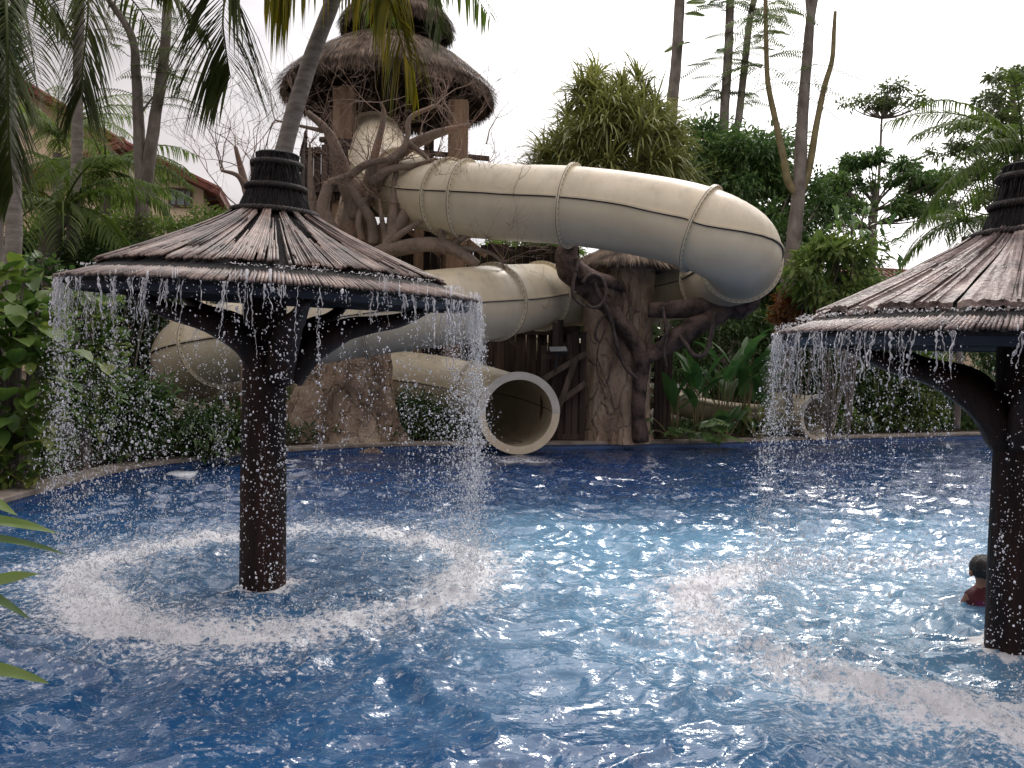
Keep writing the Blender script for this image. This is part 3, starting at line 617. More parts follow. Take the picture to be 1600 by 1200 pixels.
def slide(name, label, pts, R, joints, lip=True, openfrom=None, lipw=1.14):
    p, T, S, U, s = slide_frames(pts); root = thing(name, label, 'water slide', (p[-1][0], p[-1][1], 0))
    L = s[-1]; J = [0]+[j for j in joints if j < L-.3]+[L]
    for a, b in zip(J[:-1], J[1:]):
        i0 = int(np.searchsorted(s, a)); i1 = min(len(s)-1, int(np.searchsorted(s, b)))
        sl = slice(max(0, i0), i1+1)
        if openfrom and openfrom[0] <= a < openfrom[1]:
            m = MB(); shell(m, p[sl], S[sl], U[sl], R, np.pi*.98, 2.02*np.pi, 24); sec = m.build('flume_section', mSlide, root, True)
            e = MB()
            for sg in (-1, 1): tube(e, p[sl]+S[sl]*R*sg*1.0+U[sl]*.02, .055, .055, 8, smooth=False)
            e.build('rim', mSlide, root, True)
        else:
            m = MB(); shell(m, p[sl], S[sl], U[sl], R); sec = m.build('tube_section', mSlide, root, True)
            e = MB(); e2 = MB()
            for sg in (-1, 1):
                q = p[sl]; sd = S[sl]*sg; u = U[sl]; k = len(q)
                rows = np.stack([q+sd*(R-.01)+u*.05, q+sd*(R+.03)+u*.05, q+sd*(R+.03)+u*.025, q+sd*(R-.01)+u*.025], 1).reshape(-1, 3)
                i, j = np.meshgrid(np.arange(k-1), np.arange(4), indexing='ij'); j2 = (j+1) % 4
                e.add(rows, np.stack([i*4+j, i*4+j2, (i+1)*4+j2, (i+1)*4+j], -1).reshape(-1, 4))
                rows = np.stack([q+sd*(R-.01)+u*.024, q+sd*(R+.016)+u*.024, q+sd*(R+.016)+u*.010, q+sd*(R-.01)+u*.010], 1).reshape(-1, 3)
                e2.add(rows, np.stack([i*4+j, i*4+j2, (i+1)*4+j2, (i+1)*4+j], -1).reshape(-1, 4))
            e.build('seam_flange', mSlide, sec); e2.build('seam_gap', mSeam, sec)
        if 0 < a < L:
            ringparts(root, p[i0], T[i0], S[i0], U[i0], R, openfrom and openfrom[0] <= a <= openfrom[1])
    if lip:
        c, t_, s_, u_ = p[-1], T[-1], S[-1], U[-1]
        m = MB(); ringsolid(m, c-t_*.02, t_, s_, u_, R*.93, R*lipw, .07, 32, 0, np.pi); m.build('upper_lip', mLip, root, False)
        m = MB(); ringsolid(m, c-t_*.02, t_, s_, u_, R*.92, R*lipw*.99, .07, 32, np.pi, 2*np.pi); m.build('lower_lip', mSlideIn, root, False)
    return root, p, T, S, U, s
def ringparts(root, c, T, S, U, R, half=False):
    a0, a1 = (np.pi, 2*np.pi) if half else (0, 2*np.pi)
    m = MB(); ringsolid(m, c, T, S, U, R-.01, R+.058, .045, 48, a0, a1)
    g_ = MB(); ringsolid(g_, c-T*0, T, S, U, R-.012, R+.061, .007, 48, a0, a1)
    b_ = MB(); n = 44; an = np.linspace(a0, a1, n, endpoint=False)+.05; d = np.cos(an)[:, None]*S+np.sin(an)[:, None]*U
    drops(b_, np.concatenate([c+d*(R+.032)+T*.024, c+d*(R+.032)-T*.024]), .010, 1, 0); build2('joint_flange', [(m, mSlide), (g_, mSeam), (b_, mBolt)], root)
main_pts = [(578, 218, 18.0), (592, 232, 16.8), (600, 262, 15.2), (640, 296, 14.1), (705, 310, 13.2), (800, 317, 12.8), (895, 322, 12.4), (1000, 336, 12.0), (1085, 355, 11.6), (1140, 380, 11.5), (1158, 400, 12.3), (1150, 420, 13.6), (1105, 442, 14.9), (1030, 455, 15.8), (930, 460, 15.9), (845, 463, 14.9), (770, 472, 13.2), (680, 482, 12.5), (565, 496, 12.2), (450, 516, 12.1), (355, 536, 12.2), (303, 553, 12.9), (300, 568, 14.0), (345, 580, 15.2), (450, 588, 16.0), (580, 592, 16.0), (680, 602, 16.0), (750, 618, 15.7), (792, 634, 14.6), (811, 646, 13.15)]
main3 = [P(*q) for q in main_pts]
pp_, TT, SS, UU, ss = slide_frames(main3)
def proj(v):
    r = np.asarray(v)-CAMLOC; d = r@fw; return 800+F*(r@RT)/d, 600-F*(r@UP)/d, d
# joints where the photograph shows flanges
X_, Y_, D_ = proj(pp_); J = []
def jat(px, lo, hi, rev=False):
    idx = [i for i in range(len(ss)) if lo <= ss[i]/ss[-1] <= hi]; i = min(idx, key=lambda q: abs(X_[q]-px)); return ss[i]
iR = ss[int(np.argmax(X_))]/ss[-1]; iL = int(np.argmin(np.where(ss/ss[-1] > iR, X_, 1e9))); iLf = ss[iL]/ss[-1]
i0_ = .02
for x in (625, 700, 731, 890, 1097): J.append(jat(x, 0, iR))
J.append(ss[-1]*iR+.35)
for x in (1110, 1020, 930, 846, 772, 565, 340): J.append(jat(x, iR, iLf))
J.append(ss[-1]*iLf+.9)
for x in (450, 600, 735): J.append(jat(x, iLf, 1))
J.append(ss[-1]*.012+.1)
J = sorted(J)
JJ = [J[0]]
for j in J[1:]:
    if j-JJ[-1] > .25: JJ.append(j)
slide('tube_slide', 'big closed cream tube slide that loops round and opens toward the camera at the water', main3, .60, JJ)
sec_pts = [(545, 365, 19), (620, 392, 18.6), (690, 425, 18.4), (780, 490, 18.2), (850, 535, 18), (940, 575, 17.9), (1040, 613, 17.6), (1120, 632, 17.4), (1195, 640, 17.1), (1242, 647, 16.7), (1279, 652, 16.1)]
s3 = [P(*q) for q in sec_pts]; p2, _, _, _, s2 = slide_frames(s3); X2 = proj(p2)[0]
j2 = [s2[int(np.argmin(np.abs(X2-x)))] for x in (640, 760, 860, 950, 1030, 1115, 1195)]
slide('tube_slide', 'second smaller cream slide behind the plants, open trough ending in a narrow tube mouth', s3, .42, j2, True, (j2[3]-.01, j2[6]-.01), 1.1)
# ------------------------------------------------------------------ support pillar with thatch cap and fake branches
pb = W(968, 690, .15); pc = np.array([pb[0], pb[1]+.62, .1])
t = thing('slide_pillar', 'brown sculpted concrete pillar like a tree stump carrying the tube slide', 'pillar', pc)
m = MB(); nz, na = 70, 96; hp = P(968, 400, pc[1])[2]-.1; zs = np.linspace(0, hp, nz); an = np.linspace(0, 2*np.pi, na, endpoint=False)
V = []
for z in zs:
    for a in an:
        ca, sa = math.cos(a), math.sin(a); n1 = mn.fractal(Vector((ca*1.2, sa*1.2, z*.35+3)), 1, 2, 4); n2 = mn.fractal(Vector((ca*4, sa*4, z*1.8)), 1, 2, 3); n3 = mn.noise(Vector((ca*9, sa*9, z*7)))
        gr = -.09*math.exp(-((a-(-1.62+.06*math.sin(z*1.3)))/.05)**2) if a < 3.2 else -.10*math.exp(-((a-(6.2832-1.66+.05*math.sin(z*1.3)))/.055)**2)
        r = .60*(1+.10*n1+.05*n2+.015*n3)+gr+.10*math.exp(-z/.25)
        V.append([pc[0]+r*ca*1.05, pc[1]+r*sa, pc[2]+z])
i, j = np.meshgrid(np.arange(nz-1), np.arange(na), indexing='ij'); jn = (j+1) % na
m.add(V, [np.stack([i*na+j, i*na+jn, (i+1)*na+jn, (i+1)*na+j], -1).reshape(-1, 4), ((nz-1)*na+np.arange(na))[None]]); m.build('shaft', mBark, t, True)
# thatch cap
def thatch_skirt(mb, c, rin, rout, ztop, zbot, n, L, wd=.02, a0=0, a1=6.283, jz=.05, sp=.12):
    a = rng.uniform(a0, a1, n); u = rng.uniform(0, 1, n)**.8; r = rin+(rout-rin)*u; z = ztop+(zbot-ztop)*u+rng.uniform(0, jz, n)
    B = np.stack([c[0]+np.cos(a)*r, c[1]+np.sin(a)*r, z], -1); D = np.stack([np.cos(a)*(rout-rin), np.sin(a)*(rout-rin), np.full(n, zbot-ztop)], -1)
    D = nrm(D)+sp*rdir(n); straps(mb, B, D, rng.uniform(.6, 1.2, n)*L, rng.uniform(.5, 1.5, n)*wd, .25, 3)
tcz = P(985, 409, pc[1]-.8)[2]; m = MB(); c_ = (pc[0]+.12, pc[1]-.0, 0)
lathe(m, [(.1, tcz+.42), (.5, tcz+.25), (.92, tcz+.0), (.7, tcz-.1), (.3, tcz)], c_, 40)
thatch_skirt(m, c_, .2, .98, tcz+.42, tcz+.02, 6000, .34, .014); m.build('thatch_cap', mThatch, t)
m = MB()
dd = pc[1]-.75
def B3(l): return [P(x, y, d) for x, y, d in l]
tube(m, B3([(1000, 690, dd+.1), (998, 620, dd), (1003, 560, dd-.02), (985, 525, dd-.02), (948, 480, dd-.1), (915, 445, dd-.2), (893, 420, dd-.3), (885, 400, dd-.4), (893, 378, dd-.5)]), .1, .1, 14, 60, rad=[.14, .12, .16, .15, .15, .17, .22, .2, .14], lump=.35)
tube(m, B3([(893, 412, dd-.3), (925, 432, dd-.35), (962, 443, dd-.2), (972, 450, dd+.2)]), .15, .09, 12, 26, lump=.3)
tube(m, B3([(1000, 565, dd), (1030, 548, dd-.05), (1065, 525, dd-.1), (1105, 500, dd-.15), (1140, 482, dd-.15)]), .17, .13, 14, 36, rad=[.12, .15, .19, .17, .15], lump=.35)
tube(m, B3([(1012, 484, dd+.1), (1060, 482, dd), (1110, 480, dd-.1), (1165, 482, dd-.2)]), .17, .2, 14, 36, rad=[.13, .16, .15, .17, .2], lump=.3)
tube(m, B3([(1150, 484, dd-.3), (1166, 468, dd-.35), (1172, 452, dd-.4), (1168, 440, dd-.4)]), .2, .17, 14, 16, rad=[.18, .24, .2, .16], lump=.35)
m.build('branch', mDarkBark, t, True)
def vine(pts, r, parent): m = MB(); tube(m, B3(pts), r, r*.8, 7, 40, lump=.3, lfreq=8); return m.build('vine', mVine, parent, True)
a = [(930+20*math.cos(q)-3, 455+26*math.sin(q), dd-.5) for q in np.linspace(-2.6, 2.2, 9)]; vine(a, .035, t)
vine([(905, 405, dd-.45), (896, 440, dd-.5), (897, 465, dd-.5), (915, 480, dd-.5)], .035, t)
vine([(930, 440, dd-.42), (938, 465, dd-.42), (952, 490, dd-.35), (962, 530, dd-.25), (975, 570, dd-.15), (1002, 598, dd-.1), (1008, 612, dd-.1)], .04, t)
vine([(948, 490, dd-.3), (935, 505, dd-.3), (930, 525, dd-.3), (938, 536, dd-.25)], .03, t)
vine([(1118, 488, dd-.4), (1112, 520, dd-.42), (1102, 552, dd-.4), (1085, 555, dd-.4), (1070, 535, dd-.35), (1062, 525, dd-.3)], .045, t)
vine([(1035, 480, dd-.2), (1042, 520, dd-.25), (1038, 550, dd-.2), (1042, 575, dd-.15)], .03, t)
vine([(1050, 505, dd-.25), (1035, 530, dd-.25), (1028, 545, dd-.2)], .02, t)
for k in range(7):
    x = 955+rng.uniform(-30, 45); y = rng.uniform(420, 560); vine([(x, y, pc[1]-.66), (x+rng.uniform(-12, 12), y+40, pc[1]-.68), (x+rng.uniform(-20, 20), y+85, pc[1]-.66)], .012, t)
# ------------------------------------------------------------------ root mound and bare sculpted tree
def crook(mb, pts, r0, r1, n=30, lump=.2, segs=10): tube(mb, B3(pts), r0, r1, segs, n, lump=lump, lfreq=2.5)
tb = W(535, 700, .05); t = thing('sculpted_tree', 'bare brown artificial tree rising from a flared root mound behind the whole fountain', 'artificial tree', tb)
m = MB(); D0 = tb[1]+.9; nz, na = 60, 120; c0 = P(538, 700, D0); V = []
H = P(545, 300, D0)[2]; zs = np.linspace(-.15, H, nz); an = np.linspace(0, 2*np.pi, na, endpoint=False)
for z in zs:
    q = max(0, z)/H; cx = np.interp(z, [0, 2, 3.2, H], [c0[0], c0[0]+.12, c0[0]-.05, P(560, 300, D0)[0]])
    rb = np.interp(z, [-.2, 0, .35, .8, 1.3, 1.9, 2.6, 3.4, H], [1.32, 1.22, 1.04, .86, .70, .56, .40, .34, .24])
    for a in an:
        fl = math.exp(-max(z, 0)/.9); ridge = .16*fl*(abs(math.sin(a*3.5+.8*math.sin(a*2)+z*.4))**.7-.5)*1.6
        n1 = mn.fractal(Vector((math.cos(a)*1.3, math.sin(a)*1.3, z*.8)), 1, 2, 5); n2 = mn.noise(Vector((math.cos(a)*7, math.sin(a)*7, z*4)))
        r = rb*(1+.16*n1+.02*n2+ridge); V.append([cx+r*math.cos(a)*1.05, c0[1]+r*math.sin(a)*.9, z])
i, j = np.meshgrid(np.arange(nz-1), np.arange(na), indexing='ij'); jn = (j+1) % na
m.add(V, [np.stack([i*na+j, i*na+jn, (i+1)*na+jn, (i+1)*na+j], -1).reshape(-1, 4), ((nz-1)*na+np.arange(na))[None]]); m.build('trunk', mBark, t, True)
limbs = [
 ([(545, 400, 14), (548, 350, 13.9), (565, 310, 13.8), (590, 275, 13.6), (630, 235, 13.4), (680, 210, 13.3), (735, 195, 13.2)], .30, .05),
 ([(560, 340, 13.8), (545, 290, 13.7), (530, 250, 13.6), (515, 210, 13.5), (480, 175, 13.4)], .24, .06),
 ([(540, 400, 13.8), (515, 360, 13.6), (505, 325, 13.5), (515, 285, 13.4)], .24, .10),
 ([(600, 420, 13.6), (610, 380, 13.4), (640, 320, 13.3), (655, 290, 13.2), (680, 265, 13.1)], .2, .02),
 ([(585, 380, 13.6), (580, 345, 13.5), (560, 310, 13.4), (540, 280, 13.3)], .12, .07),
 ([(515, 285, 13.4), (545, 275, 13.3), (575, 255, 13.2), (620, 245, 13.1), (636, 215, 13.1), (640, 185, 13.1), (680, 165, 13.0)], .085, .04),
 ([(575, 290, 13.5), (590, 225, 13.4), (600, 180, 13.3), (595, 160, 13.2)], .10, .03),
 ([(580, 285, 13.4), (610, 265, 13.2), (650, 258, 13.1), (680, 248, 13.0)], .10, .03),
 ([(640, 225, 13.3), (660, 240, 13.2), (680, 262, 13.1)], .06, .03),
 ([(590, 395, 13.4), (640, 385, 13.2), (690, 382, 13.1), (720, 395, 13.0), (745, 415, 13)], .16, .1),
 ([(690, 390, 13.1), (730, 388, 13), (765, 395, 12.9), (785, 410, 12.9)], .08, .02),
 ([(700, 390, 13.1), (725, 370, 13), (755, 362, 12.9)], .09, .05),
 ([(695, 385, 13.1), (690, 360, 13), (712, 345, 13)], .08, .04),
 ([(600, 400, 13.4), (620, 370, 13.2), (660, 345, 13.1), (690, 325, 13), (720, 310, 13)], .09, .02),
 ([(565, 375, 13.6), (560, 345, 13.5), (570, 315, 13.5), (578, 280, 13.5)], .08, .04),
 ([(495, 355, 13.7), (487, 300, 13.6), (485, 260, 13.6), (484, 225, 13.6)], .11, .02),
 ([(612, 390, 13.4), (615, 330, 13.3), (618, 280, 13.3), (622, 250, 13.2)], .13, .03),
 ([(605, 390, 13.4), (598, 350, 13.3), (592, 310, 13.2)], .08, .02),
 ([(505, 205, 13.5), (470, 197, 13.4), (430, 188, 13.3)], .05, .02),
 ([(540, 420, 13.8), (530, 395, 13.7), (520, 370, 13.6)], .3, .2),
]
twm = MB()
def twigs(b, d, L, r, depth):
    pts = [b]; q = b.copy(); dd_ = d.copy()
    for k in range(4): dd_ = nrm(dd_+.35*rdir(1)[0]+np.array([0, 0, .06])); q = q+dd_*L/4; pts.append(q.copy())
    tube(twm, np.array(pts), r, r*.4, 4, 5, caps=False, smooth=False)
    if depth > 0:
        for k in range(random.choice((2, 3, 3))):
            i = random.randint(1, 4); twigs(pts[i], nrm(dd_+.9*rdir(1)[0]), L*random.uniform(.5, .8), r*.55, depth-1)
for k, (l, r0, r1) in enumerate(limbs):
    m = MB(); crook(m, l, r0*.82, r1*.82, 30, .3); m.build('limb', mTree, t, True)
    e = B3(l); n_ = 3 if r1 < .06 else 1
    for q in range(n_): twigs(e[-1], nrm(e[-1]-e[-2]+.5*rdir(1)[0]), random.uniform(.5, 1.1), .009, 3)
    if len(e) > 3:
        for q in range(2): i = random.randint(2, len(e)-1); twigs(e[i], nrm(rdir(1, -.2, 1)[0]+np.array([random.uniform(-.5, .5), -.3, .2])), random.uniform(.5, 1.2), .009, 3)
for (x, y) in ((372, 285), (360, 300), (385, 275), (400, 260), (740, 330), (720, 300), (700, 190), (745, 200), (700, 170), (640, 190)):
    twigs(P(x+15, y+25, 13.2), nrm(np.array([random.uniform(-.8, .8), -.1, 1])), 1.0, .012, 3)
twm.build('twigs', mTwig, t)
# small bare branch tree left of the cap
t2 = thing('bare_tree', 'small leafless reddish tree with fine twigs, left of the fountain cap', 'tree', P(388, 330, 11.5)*np.array([1, 1, 0])+[0, 0, .3])
m = MB(); b0 = P(388, 330, 11.5); tube(m, [np.array([b0[0], b0[1], .2]), b0, P(385, 300, 11.5), P(376, 262, 11.5), P(368, 230, 11.5)], .09, .03, 8, 22, lump=.2); tube(m, [P(386, 300, 11.5), P(372, 275, 11.4), P(345, 266, 11.3)], .05, .02, 7, 10); tube(m, [P(384, 300, 11.5), P(395, 280, 11.4), P(392, 250, 11.3)], .05, .02, 7, 10)
m.build('trunk', mTwig, t2, True); twm = MB()
for (x, y) in ((368, 230), (345, 266), (392, 250), (376, 262), (350, 268)):
    for q in range(2): twigs(P(x, y, 11.4), nrm(np.array([random.uniform(-1.4, .3), random.uniform(-.3, .3), 1])), random.uniform(.6, 1.1), .008, 3)
twm.build('twigs', mTwig, t2)
# ------------------------------------------------------------------ slide tower with three-tier thatch roof
DT = 18.0; tc_ = P(608, 150, DT); cx, cy = tc_[0], tc_[1]
def zy(py, d=DT): return P(608, py, d)[2]
t = thing('slide_tower', 'round wooden tower with three-tier conical thatched roof at the top of the slide', 'tower', (cx, cy, .2))
def tier(c, re, ze, rt, zt_, n, lay=3, L=.4):
    m = MB(); lathe(m, [(rt*.95, zt_), ((rt+re)*.5, (zt_+ze)*.5-.02+.06), (re*.96, ze+.02), (re*.93, ze-.06)], c, 60)
    for k in range(lay+1):
        u = (k+1)/(lay+1); ra = rt+(re-rt)*(u-1/(lay+1)); rb = rt+(re-rt)*u; f = lambda q: zt_+(ze-zt_)*((q-rt)/(re-rt))+.10*math.sin(math.pi*((q-rt)/(re-rt)))
        thatch_skirt(m, c, ra, rb*1.0, f(ra)+.07, f(rb)+.07, int(n*(ra+rb)/(re*lay)), L, .015, sp=.10)
    m.build('thatch', mThatch, t)
    s = MB(); lathe(s, [(re*.90, ze-.05), (rt*.8, ze+(zt_-ze)*.75)], c, 48)
    a = np.linspace(0, 6.283, 20, endpoint=False)
    for q in a: d = np.array([math.cos(q), math.sin(q), 0]); beam(s, np.array(c)+d*re*.9+[0, 0, ze-.07], np.array(c)+d*rt*.8+[0, 0, ze+(zt_-ze)*.68], .07, .07)
    n2 = int(n*.9); q = rng.uniform(0, 6.283, n2); B = np.stack([c[0]+np.cos(q)*re*.97, c[1]+np.sin(q)*re*.97, ze+rng.uniform(-.03, .08, n2)], -1); D = np.stack([np.cos(q)*.25, np.sin(q)*.25, -np.ones(n2)], -1)+.2*rdir(n2)
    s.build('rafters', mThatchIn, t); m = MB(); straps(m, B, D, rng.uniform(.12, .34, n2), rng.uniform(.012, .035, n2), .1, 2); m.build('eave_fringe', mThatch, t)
cc = (cx, cy, 0)
tier(cc, 2.36, zy(150), .86, zy(76), 9000, 4, .32)
cc = (cx+.16, cy, 0)
tier(cc, 1.22, zy(44), .55, zy(8), 4500, 2, .3)
cc = (cx+.26, cy, 0)
tier(cc, .80, zy(4), .12, zy(-75), 3600, 3, .3)
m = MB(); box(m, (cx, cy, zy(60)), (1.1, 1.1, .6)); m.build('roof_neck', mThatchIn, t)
zd = zy(262); zf = zy(300)
for (px, w_, top, bot, dpt, mt) in ((539, .40, 140, 640, DT-1.5, mTimber), (717, .40, 160, 640, DT-1.2, mTimber), (672, .22, 120, 600, DT+1.3, mPicket), (516, .2, 120, 620, DT+.9, mPicket)):
    m = MB(); a = P(px, top, dpt); b = P(px, bot, dpt); b = np.array([a[0], a[1], .2]); beam(m, b, a, w_, w_, (0, 1, 0)); m.build('post', mt, t)
m = MB(); lathe(m, [(.05, zf+.02), (1.95, zf+.02), (1.95, zf-.22), (.05, zf-.22)], (cx, cy, 0), 24); m.build('platform', mPicket, t)
def rail(a, b, z0, z1, nm='railing', wd=.14, gap=.02, mt=mPicket, par=None, jit=.05):
    m = MB(); a = np.array(a, float); b = np.array(b, float); L = np.linalg.norm(b[:2]-a[:2]); n = max(2, int(L/(wd+gap)))
    for k in range(n):
        q = a+(b-a)*(k+.5)/n; h = random.uniform(-jit, jit); d = nrm(np.array([*(b-a)[:2], 0])); box(m, (q[0], q[1], (z0+z1)/2+h), (wd, .04, z1-z0), np.array([d, [-d[1], d[0], 0], [0, 0, 1]]))
    for zz in (z0+.2, z1-.15): beam(m, [a[0], a[1]-.05, zz], [b[0], b[1]-.05, zz], .05, .09)
    return m.build(nm, mt, par or t)
A = lambda px, d: P(px, 300, d)
rail(A(478, 16.4), A(560, 16.2), zf-.55, zy(228, 16.3)); rail(A(478, 16.4), A(470, 18), zf-.5, zy(235))
rail(A(655, 16.9), A(760, 17.4), zf-.1, zy(262, 17)); 
for a_, b_ in (((655, 238, 16.8), (764, 248, 17.2)), ((555, 222, 16.2), (500, 218, 16.3))): m = MB(); beam(m, P(*a_), P(*b_), .1, .09); m.build('handrail', mPicket, t)
# plank walls below the platform
rail(P(500, 400, 17.6), P(735, 400, 17.8), .2, zf-.9, 'plank_wall', .2, .012, jit=.0)
rail(P(735, 400, 17.8), P(742, 400, 20.5), .2, zf-1.6, 'plank_wall', .2, .012)
m = MB()
for (x0, y0, x1, y1) in ((500, 330, 600, 395), (600, 330, 690, 400), (690, 345, 760, 400)): beam(m, P(x0, y0, 17.2), P(x1, y1, 17.2), .16, .12)
for x in (470, 600, 655, 700): a = P(x, 350, 17.2); beam(m, [a[0], a[1], .2], a, .2, .2, (0, 1, 0))
m.build('under_frame', mTimber, t)
# rear deck and fences near the slide
def fence(label, a, b, z0, z1, wd=.14, jit=.08, braces=(), mt=mPicket, gap=.012, extra=None):
    o = thing('timber_fence', label, 'fence', ((a[0]+b[0])/2, (a[1]+b[1])/2, z0)); rail(a, b, z0, z1, 'board_panel', wd, gap, mt, o, jit)
    for (p_, q_) in braces: m = MB(); beam(m, p_, q_, .1, .05, (0, 1, 0)); m.build('brace', mBrace, o)
    if extra: extra(o)
    return o
fd = pc[1]-.62
def stakes(o):
    for (x, y) in ((868, 505), (876, 500), (890, 523), (900, 516), (912, 518), (850, 540)):
        m = MB(); a = P(x, y, fd+.05); beam(m, [a[0], a[1], .05], a, .10, .08, (0, 1, 0)); m.build('stake', mPicket, o)
fence('rough dark picket fence with diagonal braces between slide mouth and pillar', P(846, 600, fd+.1), P(914, 600, fd+.1), .02, P(880, 545, fd)[2], .13, .2, [(P(858, 640, fd-.1), P(915, 598, fd-.1)), (P(850, 592, fd-.1), P(915, 552, fd-.1)), (P(872, 640, fd-.12), P(900, 560, fd-.12))], extra=stakes)
o = fence('tall dark board wall behind the round slide mouth', P(720, 600, 16.6), P(905, 600, 16.6), .1, P(800, 508, 16.6)[2], .2, .03)
fence('old timber fence on the bank behind the upper slide loop', P(640, 400, 21), P(905, 400, 21), .3, P(800, 384, 21)[2], .17, .05)
fence('stick fence leaning beside the right side of the pillar', P(1022, 600, pc[1]+.2), P(1050, 600, pc[1]+.3), .1, P(1030, 520, pc[1])[2], .08, .15)
# solar lamp on the picket fence
t = thing('spot_lamp', 'small black flat floodlight fixed on top of the picket fence', 'lamp', P(870, 560, fd-.15)); m = MB()
box(m, P(872, 547, fd-.22), (.34, .22, .035), rotz(.1)@np.array([[1, 0, 0], [0, .9, .42], [0, -.42, .9]])); m.build('housing', mMetal, t)
m = MB(); box(m, P(872, 545.3, fd-.23), (.30, .18, .012), rotz(.1)@np.array([[1, 0, 0], [0, .9, .42], [0, -.42, .9]])); m.build('panel', mPanelG, t)
m = MB(); beam(m, P(868, 582, fd-.1), P(871, 550, fd-.18), .04, .04, (0, 1, 0)); m.build('bracket', mMetal, t)
m = MB(); q = W(285, 735, .05); lathe(m, [(.01, .03), (.17, .028), (.20, .01), (.20, -.04)], (q[0], q[1], 0), 32); tag(m.build('pool_light', mWhite, None, True), 'pale round disc fitting in the water by the left coping', 'pool fitting')
# ------------------------------------------------------------------ plants and trees
def cloud(mb, c, rad, nclus, nleaf, L, Wd, cr=.35, shell_=.55, zmin=None, down=.3, out=.6):
    c = np.asarray(c, float); rad = np.asarray(rad, float); d = rdir(nclus); rr = rng.uniform(shell_, 1, nclus)**.7; cc_ = c+d*rr[:, None]*rad
    k = rng.integers(0, nclus, nleaf); off = rdir(nleaf)*(rng.random(nleaf)**.5)[:, None]*cr*(.6+.8*rng.random(nclus))[k][:, None]
    B = cc_[k]+off*np.array([1, 1, .7]); D = nrm(off+out*(B-c)/rad.max()+.6*rdir(nleaf)-np.array([0, 0, down]))
    if zmin is not None: ok = B[:, 2] > zmin; B, D = B[ok], D[ok]
    n = len(B); leaves(mb, B, D, rng.uniform(.6, 1.3, n)*L, rng.uniform(.7, 1.2, n)*Wd, .2, .15); return cc_
def plant(name, label, cat, base, trunk, crowns, lm, tm=mBrownTrunk, group=None, tr=(.1, .05), brs=10, leafname='crown', br_r=.03):
    t = thing(name, label, cat, base, group); m = MB()
    if trunk: tube(m, trunk, tr[0], tr[1], 9, 6*len(trunk), lump=.15)
    cm = MB()
    for (c, rad, nc, nl, L, Wd, cr) in crowns:
        cc_ = cloud(cm, c, rad, nc, nl, L, Wd, cr); src = np.array(trunk[-1]) if trunk else np.array(base, float)
        for q in cc_[:brs]:
            mid = (src+q)/2+rdir(1)[0]*.1*np.linalg.norm(q-src); tube(m, [src, mid, q], br_r, br_r*.3, 5, 7, caps=False)
    if m.n: m.build('trunk' if trunk else 'stems', tm, t, True)
    cm.build(leafname, lm, t); return t
def G(px, d, z=.3): q = P(px, 500, d); return np.array([q[0], q[1], z])
def pxr(px, d): return px/F*d
# bushes: (label, px, py, rx, ry, depth, leaf)
def bush(label, px, py, rx, ry, d, nl, L, Wd, lm, nc=60, cr=.3, name='bush', cat='bush', group=None, dz=None):
    c = P(px, py, d); return plant(name, label, cat, G(px, d, .15), None, [(c, (pxr(rx, d), dz or pxr(rx, d)*.7, pxr(ry, d)), nc, nl, L, Wd, cr)], lm, group=group, brs=14, leafname='foliage', br_r=.02)
# far vegetation mass behind everything
fm = MB()
for k in range(74):
    px = -150+k*42; d = rng.uniform(33, 42); topy = 470+rng.uniform(-18, 18)
    if px < 420: topy = 400+rng.uniform(-20, 15)
    if 700 < px < 1000: topy = 440
    if px > 1250: topy = 478+rng.uniform(-8, 8)
    c = P(px, (topy+600)/2, d); cloud(fm, c, (2.2, 1.8, pxr((600-topy)/2, d)), 30, 900, .5, .28, 1.1)
tag(fm.build('distant_foliage', mLeafFar), 'far mass of green foliage closing the view behind the slides', 'foliage', None, 'stuff')
gm = MB()   # ground cover along the rear edge
n = 9000; k = rng.integers(0, 100, n); q = offs(OD, .45)[rng.integers(0, 17*6-6, n)]+rng.normal(0, .0, (n, 2)); dirv = nrm(q-ctr); q = q+dirv*(rng.random(n)**1.2*2.6)[:, None]+rng.normal(0, .1, (n, 2))
B = np.column_stack([q, .12+rng.random(n)*.28]); ok = np.min(np.hypot(q[:, 0][:, None]-pp_[::4, 0], q[:, 1][:, None]-pp_[::4, 1])+10*(pp_[::4, 2] > 1.6), axis=1) > .8; B = B[ok]; n = len(B); leaves(gm, B, rdir(n, 0, 1), rng.uniform(.08, .22, n), .05); tag(gm.build('ground_cover', mLeafDark), 'low green ground cover in the beds along the far pool edge', 'ground cover', None, 'stuff')
# large leaved bush at the left
def leafy_bush(label, px, py, rx, ry, d, n, L, Wd, lm, name='bush', shape=.8, depthr=1.0, group=None):
    t = thing(name, label, 'bush', G(px, d, .15), group); c = P(px, py, d); m = MB(); st = MB()
    for k in range(n):
        v = rdir(1)[0]; v[1] = -abs(v[1]) if random.random() < .75 else v[1]; q = c+v*np.array([pxr(rx, d), depthr, pxr(ry, d)])*random.uniform(.55, 1.05)
        if q[2] < .15: continue
        sz_ = random.uniform(.45, 1.25); dd_ = nrm(v*.7+1.1*rdir(1)[0]+np.array([0, 0, .05])); bigleaf(m, q, dd_, L*sz_, Wd*sz_*random.uniform(.8, 1.1), random.uniform(.1, .8), (0, 0, 1), 4, .15, shape)
        if k % 14 == 0: tube(st, [G(px, d, .1), (c+q)/2, q], .02, .006, 5, 8, caps=False)
    m.build('foliage', lm, t, True); st.build('stems', mBrownTrunk, t); return t
leafy_bush('tall bush of big rounded leaves at the left edge, front of the bank', 25, 570, 85, 160, 8.3, 520, .25, .19, mLeafBush, depthr=.7)
